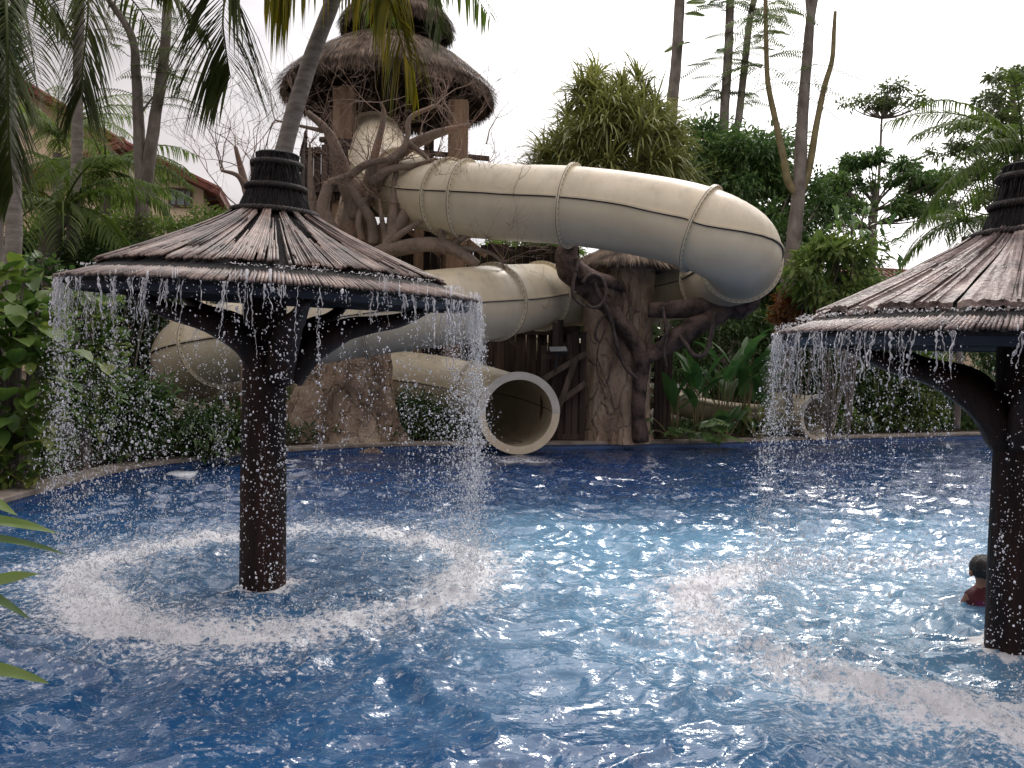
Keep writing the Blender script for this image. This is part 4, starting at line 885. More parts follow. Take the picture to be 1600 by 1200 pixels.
leafy_bush('broad rounded-leaf bush behind the drops left of the fountain, yellow flowers', 135, 560, 62, 120, 9.6, 520, .2, .15, mLeafBush, depthr=.7)
leafy_bush('low leafy clump on the coping at the far left', 30, 720, 60, 35, 8.3, 160, .15, .09, mLeafBush, depthr=.35)
leafy_bush('leafy bush above the left bank under the slender palm trunk', 60, 455, 70, 55, 10.5, 420, .14, .10, mLeafDark, depthr=.7)
bush('dark bush behind the drops, below the left slide bend', 200, 640, 48, 50, 10.6, 2200, .15, .07, mLeafDark)
bush('dark green bush closing the gap behind the drops, between slender palm and slide bend', 185, 505, 60, 60, 13.2, 4200, .14, .06, mLeafDark, 70, .38)
bush('dark low bush beneath the left slide bend', 320, 672, 60, 26, 11.3, 1500, .14, .06, mLeafDark)
def strap_plant(label, px, py, d, n, L, Wd, lm, name='strap_plant', droop=.7, group=None, z0=None, spread=.8):
    b = W(px, py, .15) if z0 is None else z0; b = P(px, py, d) if d else b; t = thing(name, label, 'plant', (b[0], b[1], b[2]), group); m = MB()
    D = rdir(n, .2, 1)*np.array([spread, spread, 1.2]); B = np.repeat(b[None], n, 0)+.05*rdir(n); straps(m, B, D, rng.uniform(.6, 1.2, n)*L, Wd, droop, 5); m.build('leaves', lm, t)
for i, (x, y, d, l) in enumerate([(225, 700, 10.6, 'red-tinged strap-leaf plant by the coping, first from the left bushes'), (300, 690, 11, 'green arching strap-leaf plant under the left bend of the slide'), (360, 680, 11.4, 'strap-leaf plant on the bank just left of the fountain post'), (262, 640, 11.2, 'taller spidery strap-leaf plant behind the drops')]):
    strap_plant(l, x, y, d, 46, .6, .035, mLeafDark if i % 2 else mLeafHedge)
# hedge and shrubs between left palms and fountain
bush('fine-leaved light green bush above the fountain roof, left of the house', 232, 382, 95, 44, 14.5, 9000, .10, .05, mLeafHedge, 110, .32, dz=1.0)
bush('small light green bush in front of the house window', 336, 352, 38, 26, 15.5, 2400, .09, .045, mLeafHedge, 60, .25, dz=.6)
bush('dark green bush at the foot of the left palms', 90, 430, 110, 55, 13.5, 6500, .13, .06, mLeafDark, 80, .4)
bush('green bush low behind the slender palm trunk', 200, 430, 90, 50, 13.0, 4500, .12, .055, mLeafDark, 70, .35)
# palms
def frond(parent, pts, n, L, lm, wd=.035, angle=.9, droop=.9, rr=.02, lscale=None, side=None, spread=1.0):
    p = catmull(pts, 60); m = MB(); tube(m, p, rr, rr*.25, 5, smooth=False)
    T = nrm(np.gradient(p, axis=0)); i = np.linspace(3, 59, n); ii = i.astype(int); b = p[ii]; tt = T[ii]
    S = np.cross(tt, [0, 0, 1.]); bad = np.linalg.norm(S, axis=1) < .3; S = nrm(np.where(bad[:, None], np.cross(tt, [0, -1., 0]), S)) if side is None else nrm(np.repeat(np.array([side]), n, 0))
    u = np.linspace(0, 1, n); ls = L*(np.sin(np.pi*(.12+.80*u))**.6)*(lscale if lscale else 1)
    for sg in (-1, 1):
        D = tt*math.cos(angle)+S*sg*math.sin(angle)*spread+.10*rdir(n); straps(m, b, D, ls*rng.uniform(.85, 1.1, n), wd*rng.uniform(.8, 1.2, n), droop, 4)
    return m.build('frond', lm, parent)
def palm(label, trunk, tr, crown, nf, L, Ll, lm, tm=mGreyTrunk, elev=(-.3, .9), lean=None, extra=(), name='palm_tree', wd=.04, n=46, droop=1.0, azs=None, group=None):
    b = np.array(trunk[0]); t = thing(name, label, 'palm tree', b, group); m = MB()
    p = tube(m, trunk, tr[0], tr[1], 14, 50, lump=.08)
    d_ = np.linalg.norm(np.array(trunk[-1])-b); kk = int(d_/.16)
    m.build('trunk', tm, t, True)
    c = np.array(crown, float)
    for k in range(nf):
        a = (azs[k] if azs else k*2.39996+rng.uniform(-.2, .2)); e = rng.uniform(*elev); d = np.array([math.cos(a)*math.cos(e), math.sin(a)*math.cos(e), math.sin(e)]); Lf = L*rng.uniform(.8, 1.1)
        q = [c]; v = d.copy()
        for s_ in range(5): v = nrm(v+np.array([0, 0, -.26-.10*(1-e)])); q.append(q[-1]+v*Lf/5)
        frond(t, q, n, Ll, lm, wd, .95, droop)
    for (pts, n_, L_, mt, w_, ang, dr) in extra: frond(t, [P(*q) for q in pts], n_, L_, mt, w_, ang, dr, .022)
    return t
# foreground coconut palms whose crowns are above the frame
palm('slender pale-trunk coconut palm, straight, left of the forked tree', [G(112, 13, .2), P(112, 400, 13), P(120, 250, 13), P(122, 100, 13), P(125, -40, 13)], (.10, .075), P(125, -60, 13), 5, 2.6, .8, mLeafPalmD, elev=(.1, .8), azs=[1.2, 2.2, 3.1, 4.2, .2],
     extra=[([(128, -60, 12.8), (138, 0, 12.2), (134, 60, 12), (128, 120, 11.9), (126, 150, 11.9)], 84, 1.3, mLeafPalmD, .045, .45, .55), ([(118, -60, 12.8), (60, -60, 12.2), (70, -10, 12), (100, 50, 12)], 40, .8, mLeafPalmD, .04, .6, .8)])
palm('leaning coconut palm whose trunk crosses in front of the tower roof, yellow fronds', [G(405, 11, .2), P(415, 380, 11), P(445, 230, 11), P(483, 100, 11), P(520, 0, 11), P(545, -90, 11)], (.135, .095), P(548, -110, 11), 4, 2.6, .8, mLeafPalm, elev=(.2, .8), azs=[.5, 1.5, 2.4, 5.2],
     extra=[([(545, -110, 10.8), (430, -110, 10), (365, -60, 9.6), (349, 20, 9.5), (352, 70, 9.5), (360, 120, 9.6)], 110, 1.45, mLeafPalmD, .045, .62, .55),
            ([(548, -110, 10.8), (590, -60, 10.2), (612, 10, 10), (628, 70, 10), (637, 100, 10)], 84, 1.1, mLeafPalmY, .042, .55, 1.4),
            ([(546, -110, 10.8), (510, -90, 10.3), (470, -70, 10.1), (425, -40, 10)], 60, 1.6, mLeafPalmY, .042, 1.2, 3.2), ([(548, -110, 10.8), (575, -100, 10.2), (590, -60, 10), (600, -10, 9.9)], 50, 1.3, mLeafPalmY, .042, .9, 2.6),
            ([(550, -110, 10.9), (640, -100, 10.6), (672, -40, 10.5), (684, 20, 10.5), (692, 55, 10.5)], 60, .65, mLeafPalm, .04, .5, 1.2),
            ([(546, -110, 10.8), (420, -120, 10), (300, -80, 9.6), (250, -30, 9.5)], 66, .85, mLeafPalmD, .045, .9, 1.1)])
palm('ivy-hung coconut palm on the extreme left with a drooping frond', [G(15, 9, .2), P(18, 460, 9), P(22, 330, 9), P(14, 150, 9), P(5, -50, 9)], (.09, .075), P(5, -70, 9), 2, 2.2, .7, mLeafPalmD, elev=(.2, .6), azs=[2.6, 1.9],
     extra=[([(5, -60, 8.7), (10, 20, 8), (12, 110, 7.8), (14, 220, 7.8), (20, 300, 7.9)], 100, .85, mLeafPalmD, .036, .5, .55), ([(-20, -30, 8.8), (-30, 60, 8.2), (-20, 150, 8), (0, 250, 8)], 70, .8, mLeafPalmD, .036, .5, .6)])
t = thing('climbing_vine', 'dark climbing vine hanging over the extreme left palm in the top corner', 'vine', G(5, 8.6, .2)); m = MB(); 
for (x, y, rx, ry) in ((4, 30, 16, 55), (2, 110, 14, 60), (6, -20, 24, 40)): cloud(m, P(x, y, 8.5), (pxr(rx, 8.5), .18, pxr(ry, 8.5)), 26, 800, .08, .045, .10)
m.build('leaves', mLeafDark, t); m = MB(); tube(m, [G(0, 8.6, .2), P(2, 300, 8.6), P(4, 0, 8.6)], .03, .02, 6, 20); m.build('stem', mBrownTrunk, t)
# bushy palms behind on the left
palm('short bushy palm with a dark rough trunk, between bush and slender palm', [G(62, 12.5, .2), P(75, 400, 12.5), P(92, 335, 12.5)], (.13, .16), P(98, 325, 12.5), 17, 1.9, .55, mLeafPalm, mBrownTrunk, (-.1, 1.2), n=40)
palm('green feather palm left of the forked tree, in front of the house', [G(165, 17, .2), P(165, 350, 17), P(165, 290, 17)], (.12, .1), P(165, 265, 17), 18, 2.3, .6, mLeafPalm, mBrownTrunk, (-.1, 1.2), n=40)
palm('feather palm under the red roof, upper left', [G(90, 19, .2), P(90, 300, 19), P(90, 240, 19)], (.12, .1), P(90, 215, 19), 16, 2.2, .65, mLeafHedge, mBrownTrunk, (.0, 1.3), n=36)
palm('feather palm just right of the forked tree, by the house wall', [G(228, 19, .2), P(225, 360, 19), P(222, 310, 19)], (.12, .1), P(205, 310, 19), 11, 1.3, .45, mLeafPalm, mBrownTrunk, (.0, 1.1), n=36)
# feathery compound sprays
def sprays(m, centers, n, L, spread, wd=.02, up=.2, pin=.16):
    for c in centers:
        for k in range(n):
            a = rng.uniform(0, 6.283); d = nrm(np.array([math.cos(a), math.sin(a)*.6, rng.uniform(-.2, .5)*1+up])); q = c+rdir(1)[0]*spread; p = [q]
            for s_ in range(4): d = nrm(d+np.array([0, 0, -.16])); p.append(p[-1]+d*L/4)
            p = catmull(p, 18); tube(m, p, .006, .003, 4, smooth=False, caps=False); T = nrm(np.gradient(p, axis=0)); S = nrm(np.cross(T, [0, 0, 1.])+1e-3)
            for sg in (-1, 1): straps(m, p[2:], S[2:]*sg+T[2:]*.35, pin*np.sin(np.linspace(.5, 2.8, 16)), wd, .5, 2)
t = thing('forked_tree', 'slender tree with two grey forking trunks and feathery leaves, left of the house', 'tree', G(222, 14, .2)); m = MB()
tube(m, [G(222, 14, .2), P(222, 330, 14), P(218, 240, 14), P(213, 120, 14), P(205, 55, 14), P(163, -10, 14)], .13, .05, 10, 40, lump=.15); tube(m, [P(224, 315, 14), P(240, 200, 14), P(255, 100, 14), P(262, 0, 14), P(262, -60, 14)], .12, .06, 10, 36, lump=.15)
tube(m, [P(243, 190, 14), P(253, 140, 14), P(252, 110, 14)], .03, .02, 6, 12); tube(m, [P(218, 180, 14), P(240, 150, 14)], .02, .015, 6, 6); m.build('trunk', mBrownTrunk, t, True)
m = MB(); sprays(m, [P(200, 55, 14), P(195, 75, 14), P(235, 90, 14), P(240, 105, 14), P(250, 165, 14), P(225, 155, 14), P(195, 20, 14), P(270, 125, 14), P(270, 60, 14)], 5, .75, .15, .03); m.build('crown', mLeafFine, t)
# house
def gable_house(label, corner, ang, wx, wy, zb, ze, zr_, over=.7, win=(), eave_th=.18, name='house', fwin=()):
    """corner: front right corner; body runs to local -x and +y"""
    t = thing(name, label, 'house', (corner[0], corner[1], zb)); Rz = rotz(ang); c = np.array(corner)
    loc = lambda x, y, z: np.array([c[0], c[1], 0])+np.array([x, y, 0])@Rz+np.array([0, 0, z])
    m = MB(); box(m, loc(-wx/2, wy/2, (zb+ze)/2), (wx, wy, ze-zb), Rz); ridgeh = zr_-ze
    v = np.array([loc(0, 0, ze), loc(-wx, 0, ze), loc(-wx/2, 0, zr_-.15), loc(0, wy, ze), loc(-wx, wy, ze), loc(-wx/2, wy, zr_-.15)]); m.add(v, [np.array([[0, 2, 1], [3, 4, 5]])]); m.build('wall', mWall, t)
    rf = MB(); n = int((wy+2*over)/.28)
    for sg in (-1, 1):
        ex = (0+over if sg > 0 else -wx-over); sl = (zr_-ze)/(wx/2); zE = ze-over*sl
        for k in range(n):
            y0 = -over+(wy+2*over)*k/n; a = loc(ex, y0+.14, zE+.06); b = loc(-wx/2, y0+.14, zr_+.06); tube(rf, [a, b], .105, .105, 6, 2, smooth=False)
        v = np.array([loc(ex, -over, zE), loc(ex, wy+over, zE), loc(-wx/2, wy+over, zr_), loc(-wx/2, -over, zr_)]); v2 = v-np.array([0, 0, eave_th]); rf.add(np.vstack([v, v2]), np.array([[0, 1, 2, 3], [4, 7, 6, 5], [0, 4, 5, 1], [1, 5, 6, 2], [3, 2, 6, 7], [0, 3, 7, 4]]))
    tube(rf, [loc(-wx/2, -over, zr_+.1), loc(-wx/2, wy+over, zr_+.1)], .13, .13, 8, 2, smooth=False); ro = rf.build('roof', mRoof, t)
    for y in np.linspace(.2, wy-.2, 6): bk = MB(); beam(bk, loc(.02, y, ze-.5), loc(over*.8, y, ze-over*sl*.8-.1), .1, .12); bk.build('eave_bracket', mFrame, t)
    for (x, z, w_, h) in fwin:
        f = MB()
        for (xx, zz, a, b) in ((x, z+h/2, w_, .09), (x, z-h/2, w_, .09), (x-w_/2, z, .09, h+.09), (x+w_/2, z, .09, h+.09), (x-.2*w_, z, .05, h-.09), (x+.2*w_, z, .05, h-.09)): box(f, loc(xx, -.03, zz), (a, .1, b), Rz)
        fo = f.build('window', mFrame, t); p = MB(); box(p, loc(x, -.01, z), (w_, .05, h), Rz); p.build('pane', mCurtain, fo)
    for (y, z, w_, h) in win:
        f = MB(); 
        for (yy, zz, a, b) in ((y, z+h/2, w_, .09), (y, z-h/2, w_, .09), (y-w_/2, z, .09, h+.09), (y+w_/2, z, .09, h+.09), (y-.0*w_, z, .06, h)): box(f, loc(.03, yy, zz), (.1, a, b), Rz)
        fo = f.build('window', mFrame, t); p = MB(); box(p, loc(.01, y, z), (.05, w_, h), Rz); p.build('pane', mCurtain, fo)
    return t
hc = P(318, 300, 30)
gable_house('cream house with brown tiled roof and one window, right of the forked tree', (hc[0], hc[1]), R_(14), 5.4, 5.4, .5, P(318, 300, 30)[2]+.25, P(228, 238, 30)[2], .65, fwin=[(-.8, P(289, 311, 30)[2], .75, .62)])
hc2 = P(170, 214, 32)
gable_house('red-roofed house largely hidden by palms in the upper left', (hc2[0], hc2[1]), R_(30), 6.4, 6, .5, P(176, 216, 32)[2], P(60, 150, 32)[2], .6)
hc3 = P(1400, 470, 30); ze3 = P(1340, 475, 30)[2]
gable_house('low tiled roof seen through the shrubs left of the cut-off fountain', (hc3[0], hc3[1]), R_(-72), 6, 6, .5, ze3, ze3+1.6, .5)
# pandanus
t = thing('screw_pine', 'large domed screw pine with spiky yellow-green leaves above the slide', 'tree', G(955, 19, .6)); m = MB(); lf = MB(); tp = G(955, 19, .6); top = P(955, 290, 19)
tube(m, [tp, top], .3, .25, 10, 12, lump=.2); DP = 19.0; cpn = P(955, 285, DP); rx, rz = pxr(120, DP), pxr(165, DP)
for k in range(185):
    v = rdir(1, -.25, 1)[0]; f_ = random.uniform(.55, 1.0); hgt = v[2]; taper_ = 1-.25*max(0, hgt)
    q = cpn+np.array([v[0]*rx*f_*(1.08-.42*max(0, hgt)*f_), v[1]*rx*f_*.9, hgt*rz*f_*(.98+.12*max(0, hgt)**4)]); 
    if q[2] < cpn[2]-.3: continue
    if k % 4 == 0: tube(m, [top, (top+q)/2+[0, 0, -.15], q], .07, .04, 6, 7, caps=False)
    n = 44; ax = nrm(q-cpn+np.array([0, 0, .8])); D = nrm(rdir(n)+ax*.75); B = np.repeat(q[None], n, 0)+D*.04
    straps(lf, B, D, rng.uniform(.55, 1.05, n), .055, rng.uniform(.35, 1.1, n), 5)
m.build('trunk', mBrownTrunk, t, True); lf.build('crown', mLeafPand, t)
# dense glossy tree
def droopy(label, px, lobes, d, nl, L, Wd, lm, tr, name='tree', group=None, tm=mBrownTrunk, nc=50, cr=.45):
    crowns = [(P(x, y, dd_), (pxr(rx, d), pxr(rx, d)*.8, pxr(ry, d)), nc, int(nl*(rx*ry)/sum(a[2]*a[3] for a in lobes)), L, Wd, cr) for (x, y, rx, ry, dd_) in lobes]
    return plant(name, label, 'tree', G(px, d, .5), [G(px, d, .5), P(px, (lobes[0][1]+560)/2, d), P(lobes[0][0], lobes[0][1], d)], crowns, lm, tm, group, tr, 10, 'crown', .04)
droopy('dense dark glossy tree between the screw pine and the tall slender tree', 1150, [(1150, 300, 88, 95, 22), (1100, 250, 55, 60, 22.5), (1190, 250, 45, 50, 21.5), (1200, 400, 55, 70, 21), (1090, 350, 60, 60, 22)], 22, 21000, .24, .075, mLeafMango, (.2, .12), 'broadleaf_tree', nc=60, cr=.5)
droopy('dark tree filling the gap just right of the slide loop', 1215, [(1225, 420, 50, 70, 20), (1260, 340, 45, 70, 21)], 20, 6000, .2, .07, mLeafDark, (.12, .08), 'broadleaf_tree')
# tall slender tree with swept branches
t = thing('slender_tree', 'tall slender grey tree with two long bare side branches, right of the slide loop', 'tree', G(1222, 17, .3)); m = MB()
tube(m, [G(1215, 17, .3), P(1225, 500, 17), P(1237, 400, 17), P(1248, 300, 17), P(1254, 180, 17), P(1262, 80, 17), P(1268, 20, 17), P(1285, -60, 17)], .22, .1, 12, 60, lump=.12, rad=[.21, .19, .165, .14, .12, .11, .09, .07]); tube(m, [P(1266, 30, 17), P(1262, -10, 17), P(1266, -60, 17)], .07, .05, 8, 10)
m.build('trunk', mBrownTrunk, t, True)
m = MB(); tube(m, [P(1246, 305, 17), P(1232, 285, 17), P(1224, 245, 17), P(1212, 190, 17), P(1200, 130, 17), P(1197, 60, 17), P(1196, -30, 17)], .09, .04, 9, 40, lump=.1); m.build('branch', mOlive, t, True)
m = MB(); tube(m, [P(1252, 300, 17), P(1264, 265, 17), P(1275, 200, 17), P(1287, 140, 17), P(1300, 95, 17), P(1303, 50, 17), P(1305, 18, 17)], .085, .035, 9, 40, lump=.1); m.build('branch', mOlive, t, True)
m = MB(); sprays(m, [P(1200, 20, 17), P(1205, 60, 17), P(1215, 0, 17), P(1270, 110, 17), P(1255, 140, 17), P(1200, 100, 17), P(1220, 20, 17)], 5, 1.1, .15, .035, -.1, .26); m.build('crown', mLeafFine, t)
# thin tall trunks
def pole_tree(label, pts, r, d, spr, lm=mLeafFine, tm=mBrownTrunk, n=5, L=1.1):
    t = thing('tall_tree', label, 'tree', G(pts[0][0], d, .4), 'tall thin trunks against the sky'); m = MB(); tube(m, [G(pts[0][0]-2, d, .4)]+[P(x, y, d) for x, y in pts], r*1.2, r*.9, 9, 40, lump=.1); m.build('trunk', tm, t, True)
    if spr: m = MB(); sprays(m, [P(x, y, d) for x, y in spr], n, L, .2, .07, .15, .24); m.build('crown', lm, t)
pole_tree('thickest bare palm-like trunk, leftmost of the tall thin trunks above the slide', [(1046, 250), (1050, 170), (1058, 80), (1064, -40)], .15, 21, [(1062, 12), (1065, 70)], n=2, L=.6)
pole_tree('straight dark trunk with dark fronds, middle of the tall thin trunks', [(1130, 260), (1132, 180), (1138, 80), (1143, -60)], .13, 23, [(1140, 10), (1150, 20), (1130, 130), (1120, 150), (1125, 95)], mLeafDark, n=5)
pole_tree('slightly bent brown trunk just right of the straight dark one', [(1146, 260), (1155, 180), (1165, 90), (1172, 30), (1190, -50)], .10, 23, [(1180, 25), (1170, 60), (1150, 90), (1160, 150), (1185, 10), (1190, 100)], n=5)
# umbrella crowned trees at right
def umbrella(label, px, base_y, tiers, d, lm, r=.08, L=.2):
    t = thing('umbrella_tree', label, 'tree', G(px, d, .5), 'layered umbrella-crowned trees'); m = MB(); lf = MB(); b = G(px, d, .5); tube(m, [b]+[P(x, y, d) for x, y in base_y], r, r*.4, 8, 40, lump=.1)
    for (x, y, rx, ry, src, n) in tiers:
        c = P(x, y, d); s = P(*src, d)
        for k in range(11):
            v = rdir(1)[0]; q = c+np.array([v[0]*pxr(rx, d), v[1]*pxr(rx, d)*.7, (abs(v[2])*.8-.3)*pxr(ry, d)]); tube(m, [s, (s+q)/2-[0, 0, .1], q], .035, .01, 5, 7, caps=False)
            cloud(lf, q, (pxr(rx*.30, d), pxr(rx*.30, d), pxr(ry*.32, d)), 9, n//11, L, L*.38, .2, down=.1)
    m.build('trunk', mBrownTrunk, t, True); lf.build('crown', lm, t)
umbrella('very tall thin tree with one small flat crown standing alone against the sky', 1372, [(1365, 400), (1372, 300), (1378, 180)], [(1350, 165, 40, 14, (1378, 185), 420), (1405, 160, 38, 16, (1378, 185), 420), (1398, 140, 20, 16, (1378, 185), 260)], 27, mLeafFine, .09, .2)
umbrella('dark layered tree left of the tall thin umbrella tree trunk', 1360, [(1362, 420), (1362, 340), (1368, 290)], [(1372, 255, 45, 16, (1366, 320), 1300), (1320, 290, 45, 22, (1362, 330), 1800), (1430, 285, 55, 22, (1365, 330), 2000), (1310, 330, 50, 26, (1362, 360), 1500), (1420, 330, 50, 26, (1365, 350), 1300)], 25, mLeafMango, .16, .22)
umbrella('pale layered tree rising behind the right-hand palm, top right', 1590, [(1588, 300), (1585, 200), (1583, 130)], [(1585, 120, 35, 10, (1583, 150), 900), (1575, 155, 50, 14, (1583, 190), 1300), (1560, 195, 60, 16, (1583, 230), 1600), (1550, 235, 75, 18, (1583, 260), 1800), (1540, 280, 80, 24, (1583, 300), 1800), (1540, 325, 80, 24, (1583, 340), 1500)], 26, mLeafFine, .12, .2)
palm('coconut palm with long arching fronds behind the cut-off fountain', [G(1600, 15, .3), P(1600, 400, 15), P(1598, 260, 15)], (.14, .11), P(1598, 235, 15), 16, 2.7, .75, mLeafPalm, mGreyTrunk, (.0, 1.2), n=52, wd=.035)
palm('small feathery palm with drooping fronds, left of the coconut palm', [G(1500, 17, .3), P(1505, 420, 17), P(1508, 370, 17)], (.07, .06), P(1508, 345, 17), 12, 1.8, .55, mLeafPalm, mBrownTrunk, (.0, 1.1), n=40, wd=.03)
# shrubs at right
bush('bright green open shrub beside the slender tree', 1300, 430, 70, 55, 15.5, 1900, .2, .085, mLeafHedge, 50, .28)
leafy_bush('sparse plumeria-like shrub with whorls of leaves against the sky', 1330, 395, 75, 60, 16, 330, .26, .08, mLeafMango, depthr=.7, shape=1.3)
bush('orange-red tipped bush at the foot of the slender tree', 1245, 485, 36, 34, 16.3, 2600, .10, .04, mLeafRed, 40, .22)
bush('green bush right of the orange-red bush', 1380, 470, 80, 40, 18.5, 3800, .15, .06, mLeafMango, 60, .35)
bush('dark hedge plants behind the tube mouth at the right', 1330, 590, 95, 95, 19.0, 7500, .16, .07, mLeafDark, 100, .4)
bush('light green hedge section seen through the falling strings', 1400, 600, 80, 70, 18.6, 4500, .16, .07, mLeafHedge, 80, .35)
bush('dark hedge plants right of the light green section', 1500, 590, 90, 100, 19.8, 7000, .16, .07, mLeafDark, 100, .4)
bush('hedge plants behind the post of the cut-off fountain', 1620, 590, 90, 110, 20.5, 5000, .16, .07, mLeafDark, 80, .4)
bush('dark bush between pillar and slender tree, under the log', 1130, 540, 85, 75, 19.5, 6500, .15, .065, mLeafDark, 80, .4)
bush('dark bush left of the tube mouth at the right', 1215, 590, 60, 75, 19, 3600, .15, .065, mLeafDark, 70, .4)
bush('green bush on the bank seen under the upper slide', 830, 395, 85, 28, 22.5, 5200, .16, .07, mLeafHedge, 60, .4)
bush('dark foliage behind the water drops left of the slide mouth', 650, 650, 38, 34, 14.7, 1800, .12, .05, mLeafDark, 50, .3)
bush('dark foliage between left bend and root mound', 420, 650, 55, 40, 14.2, 2000, .12, .05, mLeafDark, 50, .3)
palm('low green palm peeping below the slide behind the timber fence', [G(800, 23.5, .6), P(800, 430, 23.5), P(800, 405, 23.5)], (.1, .1), P(800, 400, 23.5), 14, 2.0, .6, mLeafPalm, mBrownTrunk, (.0, .9), n=34)
# heliconia, monstera and taro beside the pillar
def blade_plant(label, px, py, d, n, H, L, Wd, lm, name, spread=.35, shape=1.0, droop=.7, group=None, cat='plant', tilt=.5):
    b = np.array([P(px, py, d)[0], P(px, py, d)[1], .14]); t = thing(name, label, cat, b, group); lf = MB(); st = MB()
    for k in range(n):
        a = rng.uniform(0, 6.283); h = H*rng.uniform(.35, 1); o = np.array([math.cos(a), math.sin(a), 0]); q = b+o*spread*rng.uniform(.2, 1)+[0, 0, h]; tube(st, [b+o*.05*rng.random(), (b+q)/2+o*.04, q], .014, .008, 5, 7, caps=False)
        bigleaf(lf, q, nrm(o*tilt+np.array([0, 0, rng.uniform(.4, 1.1)])), L*rng.uniform(.7, 1.15), Wd*rng.uniform(.8, 1.15), droop, (0, 0, 1) if tilt > .3 else (o[1], -o[0], .2), 8, .12, shape, .03)
    st.build('stems', mOlive, t); lf.build('leaves', lm, t, True)
hs = [(1052, 640, 15.4, 9, 1.1, 'heliconia clump nearest the pillar with pale-edged leaves'), (1090, 650, 15.6, 11, 1.3, 'heliconia clump in front of the open slide trough'), (1130, 640, 15.9, 12, 1.5, 'dark heliconia clump under the hanging vine loop'), (1160, 620, 16.2, 14, 1.9, 'tallest heliconia clump with upright banana-like leaves'), (1195, 630, 16.3, 10, 1.4, 'heliconia clump by the falling water at the right')]
for x, y, d, n, H, l in hs: blade_plant(l, x, y, d, n+1, H, .8, .20, mLeafHeli, 'heliconia', .35, .85, .9, 'heliconia clumps beside the pillar', tilt=.45)
def monstera(label, px, py, d, n, L):
    b = np.array([P(px, py, d)[0], P(px, py, d)[1], .14]); t = thing('monstera', label, 'plant', b); lf = MB(); st = MB()
    for k in range(n):
        a = rng.uniform(3.6, 5.9); o = np.array([math.cos(a), math.sin(a), 0]); q = b+o*rng.uniform(.05, .35)+[rng.uniform(-.25, .25), 0, rng.uniform(.12, .45)]; tube(st, [b, (b+q)/2+[0, 0, .05], q], .012, .008, 5, 6, caps=False)
        d_ = nrm(o+np.array([0, 0, -.2])); s = nrm(np.cross(d_, [0, 0, 1.])); nf = 7     # split leaf: fingers off a midrib
        for j in range(nf):
            u = (j+.5)/nf; pb_ = q+d_*L*u
            for sg in (-1, 1): bigleaf(lf, pb_, nrm(s*sg+d_*.5), L*.48*math.sin(math.pi*(.25+.65*u)), L*.13, .4, (0, 0, 1), 3, .05)
        bigleaf(lf, q, d_, L*1.05, L*.3, .3)
    st.build('stems', mOlive, t); lf.build('leaves', mLeafMango, t, True)
monstera('split-leaf monstera spreading over the coping right of the pillar', 1105, 680, 14.8, 8, .45)
monstera('smaller split-leaf plant at the foot of the pillar', 1050, 668, 14.9, 6, .36)
blade_plant('broad taro leaves low by the coping, right of the monstera', 1130, 665, 15.0, 8, .45, .36, .27, mLeafHeli, 'taro_plant', .35, .6, .8)
blade_plant('low leafy clump at the pool edge beside the falling water', 1185, 672, 15.6, 16, .5, .3, .1, mLeafBush, 'leafy_plant', .5, .8, .8)
blade_plant('small plants in the bed between the fountain curtain and the right tube mouth', 1330, 672, 17.6, 18, .5, .3, .1, mLeafBush, 'leafy_plant', .9, .8, .8)
# foreground leaves at the left edge
b = np.array([-1.55, 1.15, .13]); t = thing('foreground_plant', 'plant close to the camera poking five long leaves in from the left edge', 'plant', b); st = MB()
stem = [b, P(-90, 1050, 1.6), P(-80, 900, 1.65), P(-75, 800, 1.7), P(-90, 700, 1.75)]; tube(st, stem, .014, .008, 7, 24); st.build('stem', mOlive, t, True)
for (a, bb, w_, mt) in (((-75, 812), (88, 827), .036, mLeafBush), ((-75, 838), (102, 858), .024, mLeafDark), ((-75, 935), (60, 893), .05, mLeafHedge), ((-75, 905), (46, 966), .03, mLeafDark), ((-75, 1040), (76, 1063), .04, mLeafHedge), ((-75, 760), (25, 806), .04, mLeafBush)):
    m = MB(); p0 = P(*a, 1.68); p1 = P(*bb, 1.6); bigleaf(m, p0, p1-p0+[0, 0, .03], np.linalg.norm(p1-p0)*1.02, w_*.68, .3, (0, -.7, .7), 14, .12, .8, .05); m.build('leaf', mt, t, True)
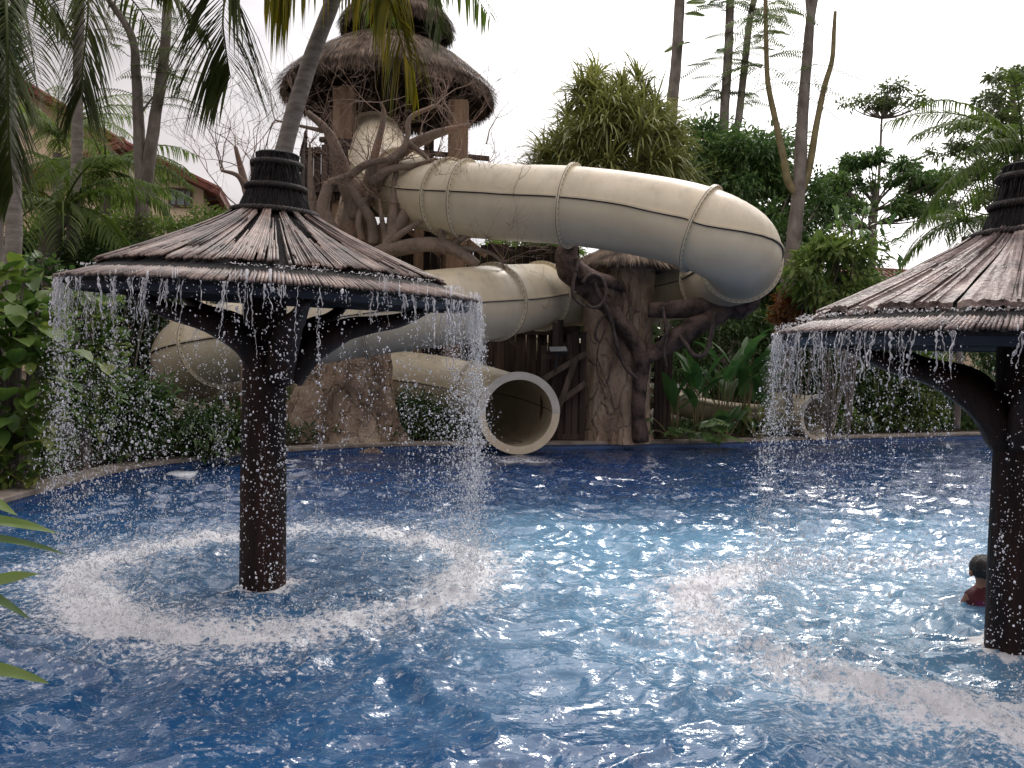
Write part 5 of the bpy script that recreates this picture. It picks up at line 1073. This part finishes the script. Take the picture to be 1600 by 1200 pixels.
# ------------------------------------------------------------------ child in the water behind the right post
def child():
    h = P(1536, 892, 5.15); t_ = np.array([h[0], h[1], 0.]); 
    vs = {'pelvis': (0.02, 0, -.42), 'belly': (0.01, 0, -.28), 'chest': (0, 0, -.08), 'neckb': (0.0, .0, .02), 'neck': (0, -.005, .055), 'head': (0.0, -.01, .12), 'headt': (0.0, -.005, .19)}
    zc_ = h[2]-.13; names = []; co = []; rad = []; ed = []
    def av(p, r): co.append((t_[0]+p[0], t_[1]+p[1], zc_+p[2])); rad.append(r); return len(co)-1
    pv = av(vs['pelvis'], (.10, .08)); be = av(vs['belly'], (.095, .075)); ch = av(vs['chest'], (.11, .075)); nb = av(vs['neckb'], (.055, .05)); nk = av(vs['neck'], (.036, .036)); hd = av(vs['head'], (.072, .078)); ht = av(vs['headt'], (.06, .068))
    ed += [(pv, be), (be, ch), (ch, nb), (nb, nk), (nk, hd), (hd, ht)]
    for sg in (-1, 1):
        sh = av((sg*.09, 0, -.045), (.038, .038)); el = av((sg*.11, .07, -.2), (.03, .03)); wr = av((sg*.12, .18, -.24), (.02, .018)); pm = av((sg*.11, .22, -.245), (.028, .013)); ed += [(ch, sh), (sh, el), (el, wr), (wr, pm)]
        for k in range(4): f1 = av((sg*(.085+.016*k), .25+.004*(1.5-abs(k-1.5)), -.25), (.0075, .0075)); f2 = av((sg*(.085+.017*k), .275+.006*(1.5-abs(k-1.5)), -.262), (.006, .006)); ed += [(pm, f1), (f1, f2)]
        th = av((sg*.075, .215, -.25), (.009, .009)); th2 = av((sg*.06, .235, -.258), (.007, .007)); ed += [(wr, th), (th, th2)]
        kn = av((sg*.08, .03, -.68), (.05, .05)); an_ = av((sg*.08, 0, -1.0), (.03, .03)); ft = av((sg*.08, .12, -1.03), (.03, .02)); ed += [(pv, kn), (kn, an_), (an_, ft)]
    me = bpy.data.meshes.new('person'); me.from_pydata([tuple(np.array(c)-t_) for c in co], ed, []); o = bpy.data.objects.new('person', me); C.objects.link(o); o.location = tuple(t_); ORG[o.name] = t_.copy()
    me.materials.append(mSkin); md = o.modifiers.new('skin', 'SKIN')
    for v, r in zip(me.skin_vertices[0].data, rad): v.radius = r
    me.skin_vertices[0].data[0].use_root = True; o.modifiers.new('sub', 'SUBSURF').levels = 2; o.modifiers['sub'].render_levels = 2
    tag(o, 'child with wet black hair and red top bathing behind the post at the right edge', 'person')
    # hair: wet cap of strands over skull, back of head towards the camera
    m = MB(); hc_ = np.array([t_[0], t_[1]-.004, zc_+.145]); nu, nv = 26, 40; V = []
    for i in range(nu):
        th = i/(nu-1)*2.15
        for j in range(nv):
            a = j/nv*2*math.pi; face = max(0, math.sin(a)); thh = th*(1-.42*face); n_ = .004*mn.noise(Vector((math.cos(a)*9, math.sin(a)*9, th*2)))+.003*math.sin(a*30)
            r = np.array([.080, .090, .088])+n_; V.append(hc_+np.array([math.sin(thh)*math.cos(a), math.sin(thh)*math.sin(a), math.cos(thh)])*r)
    i, j = np.meshgrid(np.arange(nu-1), np.arange(nv), indexing='ij'); jn = (j+1) % nv; m.add(V, np.stack([i*nv+j, i*nv+jn, (i+1)*nv+jn, (i+1)*nv+j], -1).reshape(-1, 4)); m.build('hair', mHair, o, True)
    # face on the far side: nose, eyes, mouth, ears
    m = MB()
    for sg in (-1, 1): drops(m, np.array([[t_[0]+sg*.078, t_[1]-.005, zc_+.115]]), .016, 1.5, 0)
    drops(m, np.array([[t_[0], t_[1]+.075, zc_+.11]]), .012, 1.5, 0); m.build('ears', mSkin, o, True)
    m = MB()
    for sg in (-1, 1): drops(m, np.array([[t_[0]+sg*.03, t_[1]+.066, zc_+.13]]), .009, .7, 0)
    m.build('eyes', mHair, o, True)
    # shirt: slightly larger shell round the torso
    m = MB(); an = np.linspace(0, 2*np.pi, 28, endpoint=False); V = []; prof_ = [(.045, .042, .035), (.075, .055, .015), (.125, .07, -.015), (.138, .088, -.06), (.126, .09, -.12), (.115, .088, -.22), (.112, .088, -.34)]
    for (a_, b_, z_) in prof_:
        for q in an: V.append([t_[0]+a_*.84*math.cos(q), t_[1]+b_*math.sin(q)+.004*math.sin(q*5+z_*30), zc_+z_])
    n_ = 28; i, j = np.meshgrid(np.arange(len(prof_)-1), np.arange(n_), indexing='ij'); jn = (j+1) % n_; m.add(V, np.stack([i*n_+j, i*n_+jn, (i+1)*n_+jn, (i+1)*n_+j], -1).reshape(-1, 4)); m.build('shirt', mShirt, o, True)
child()
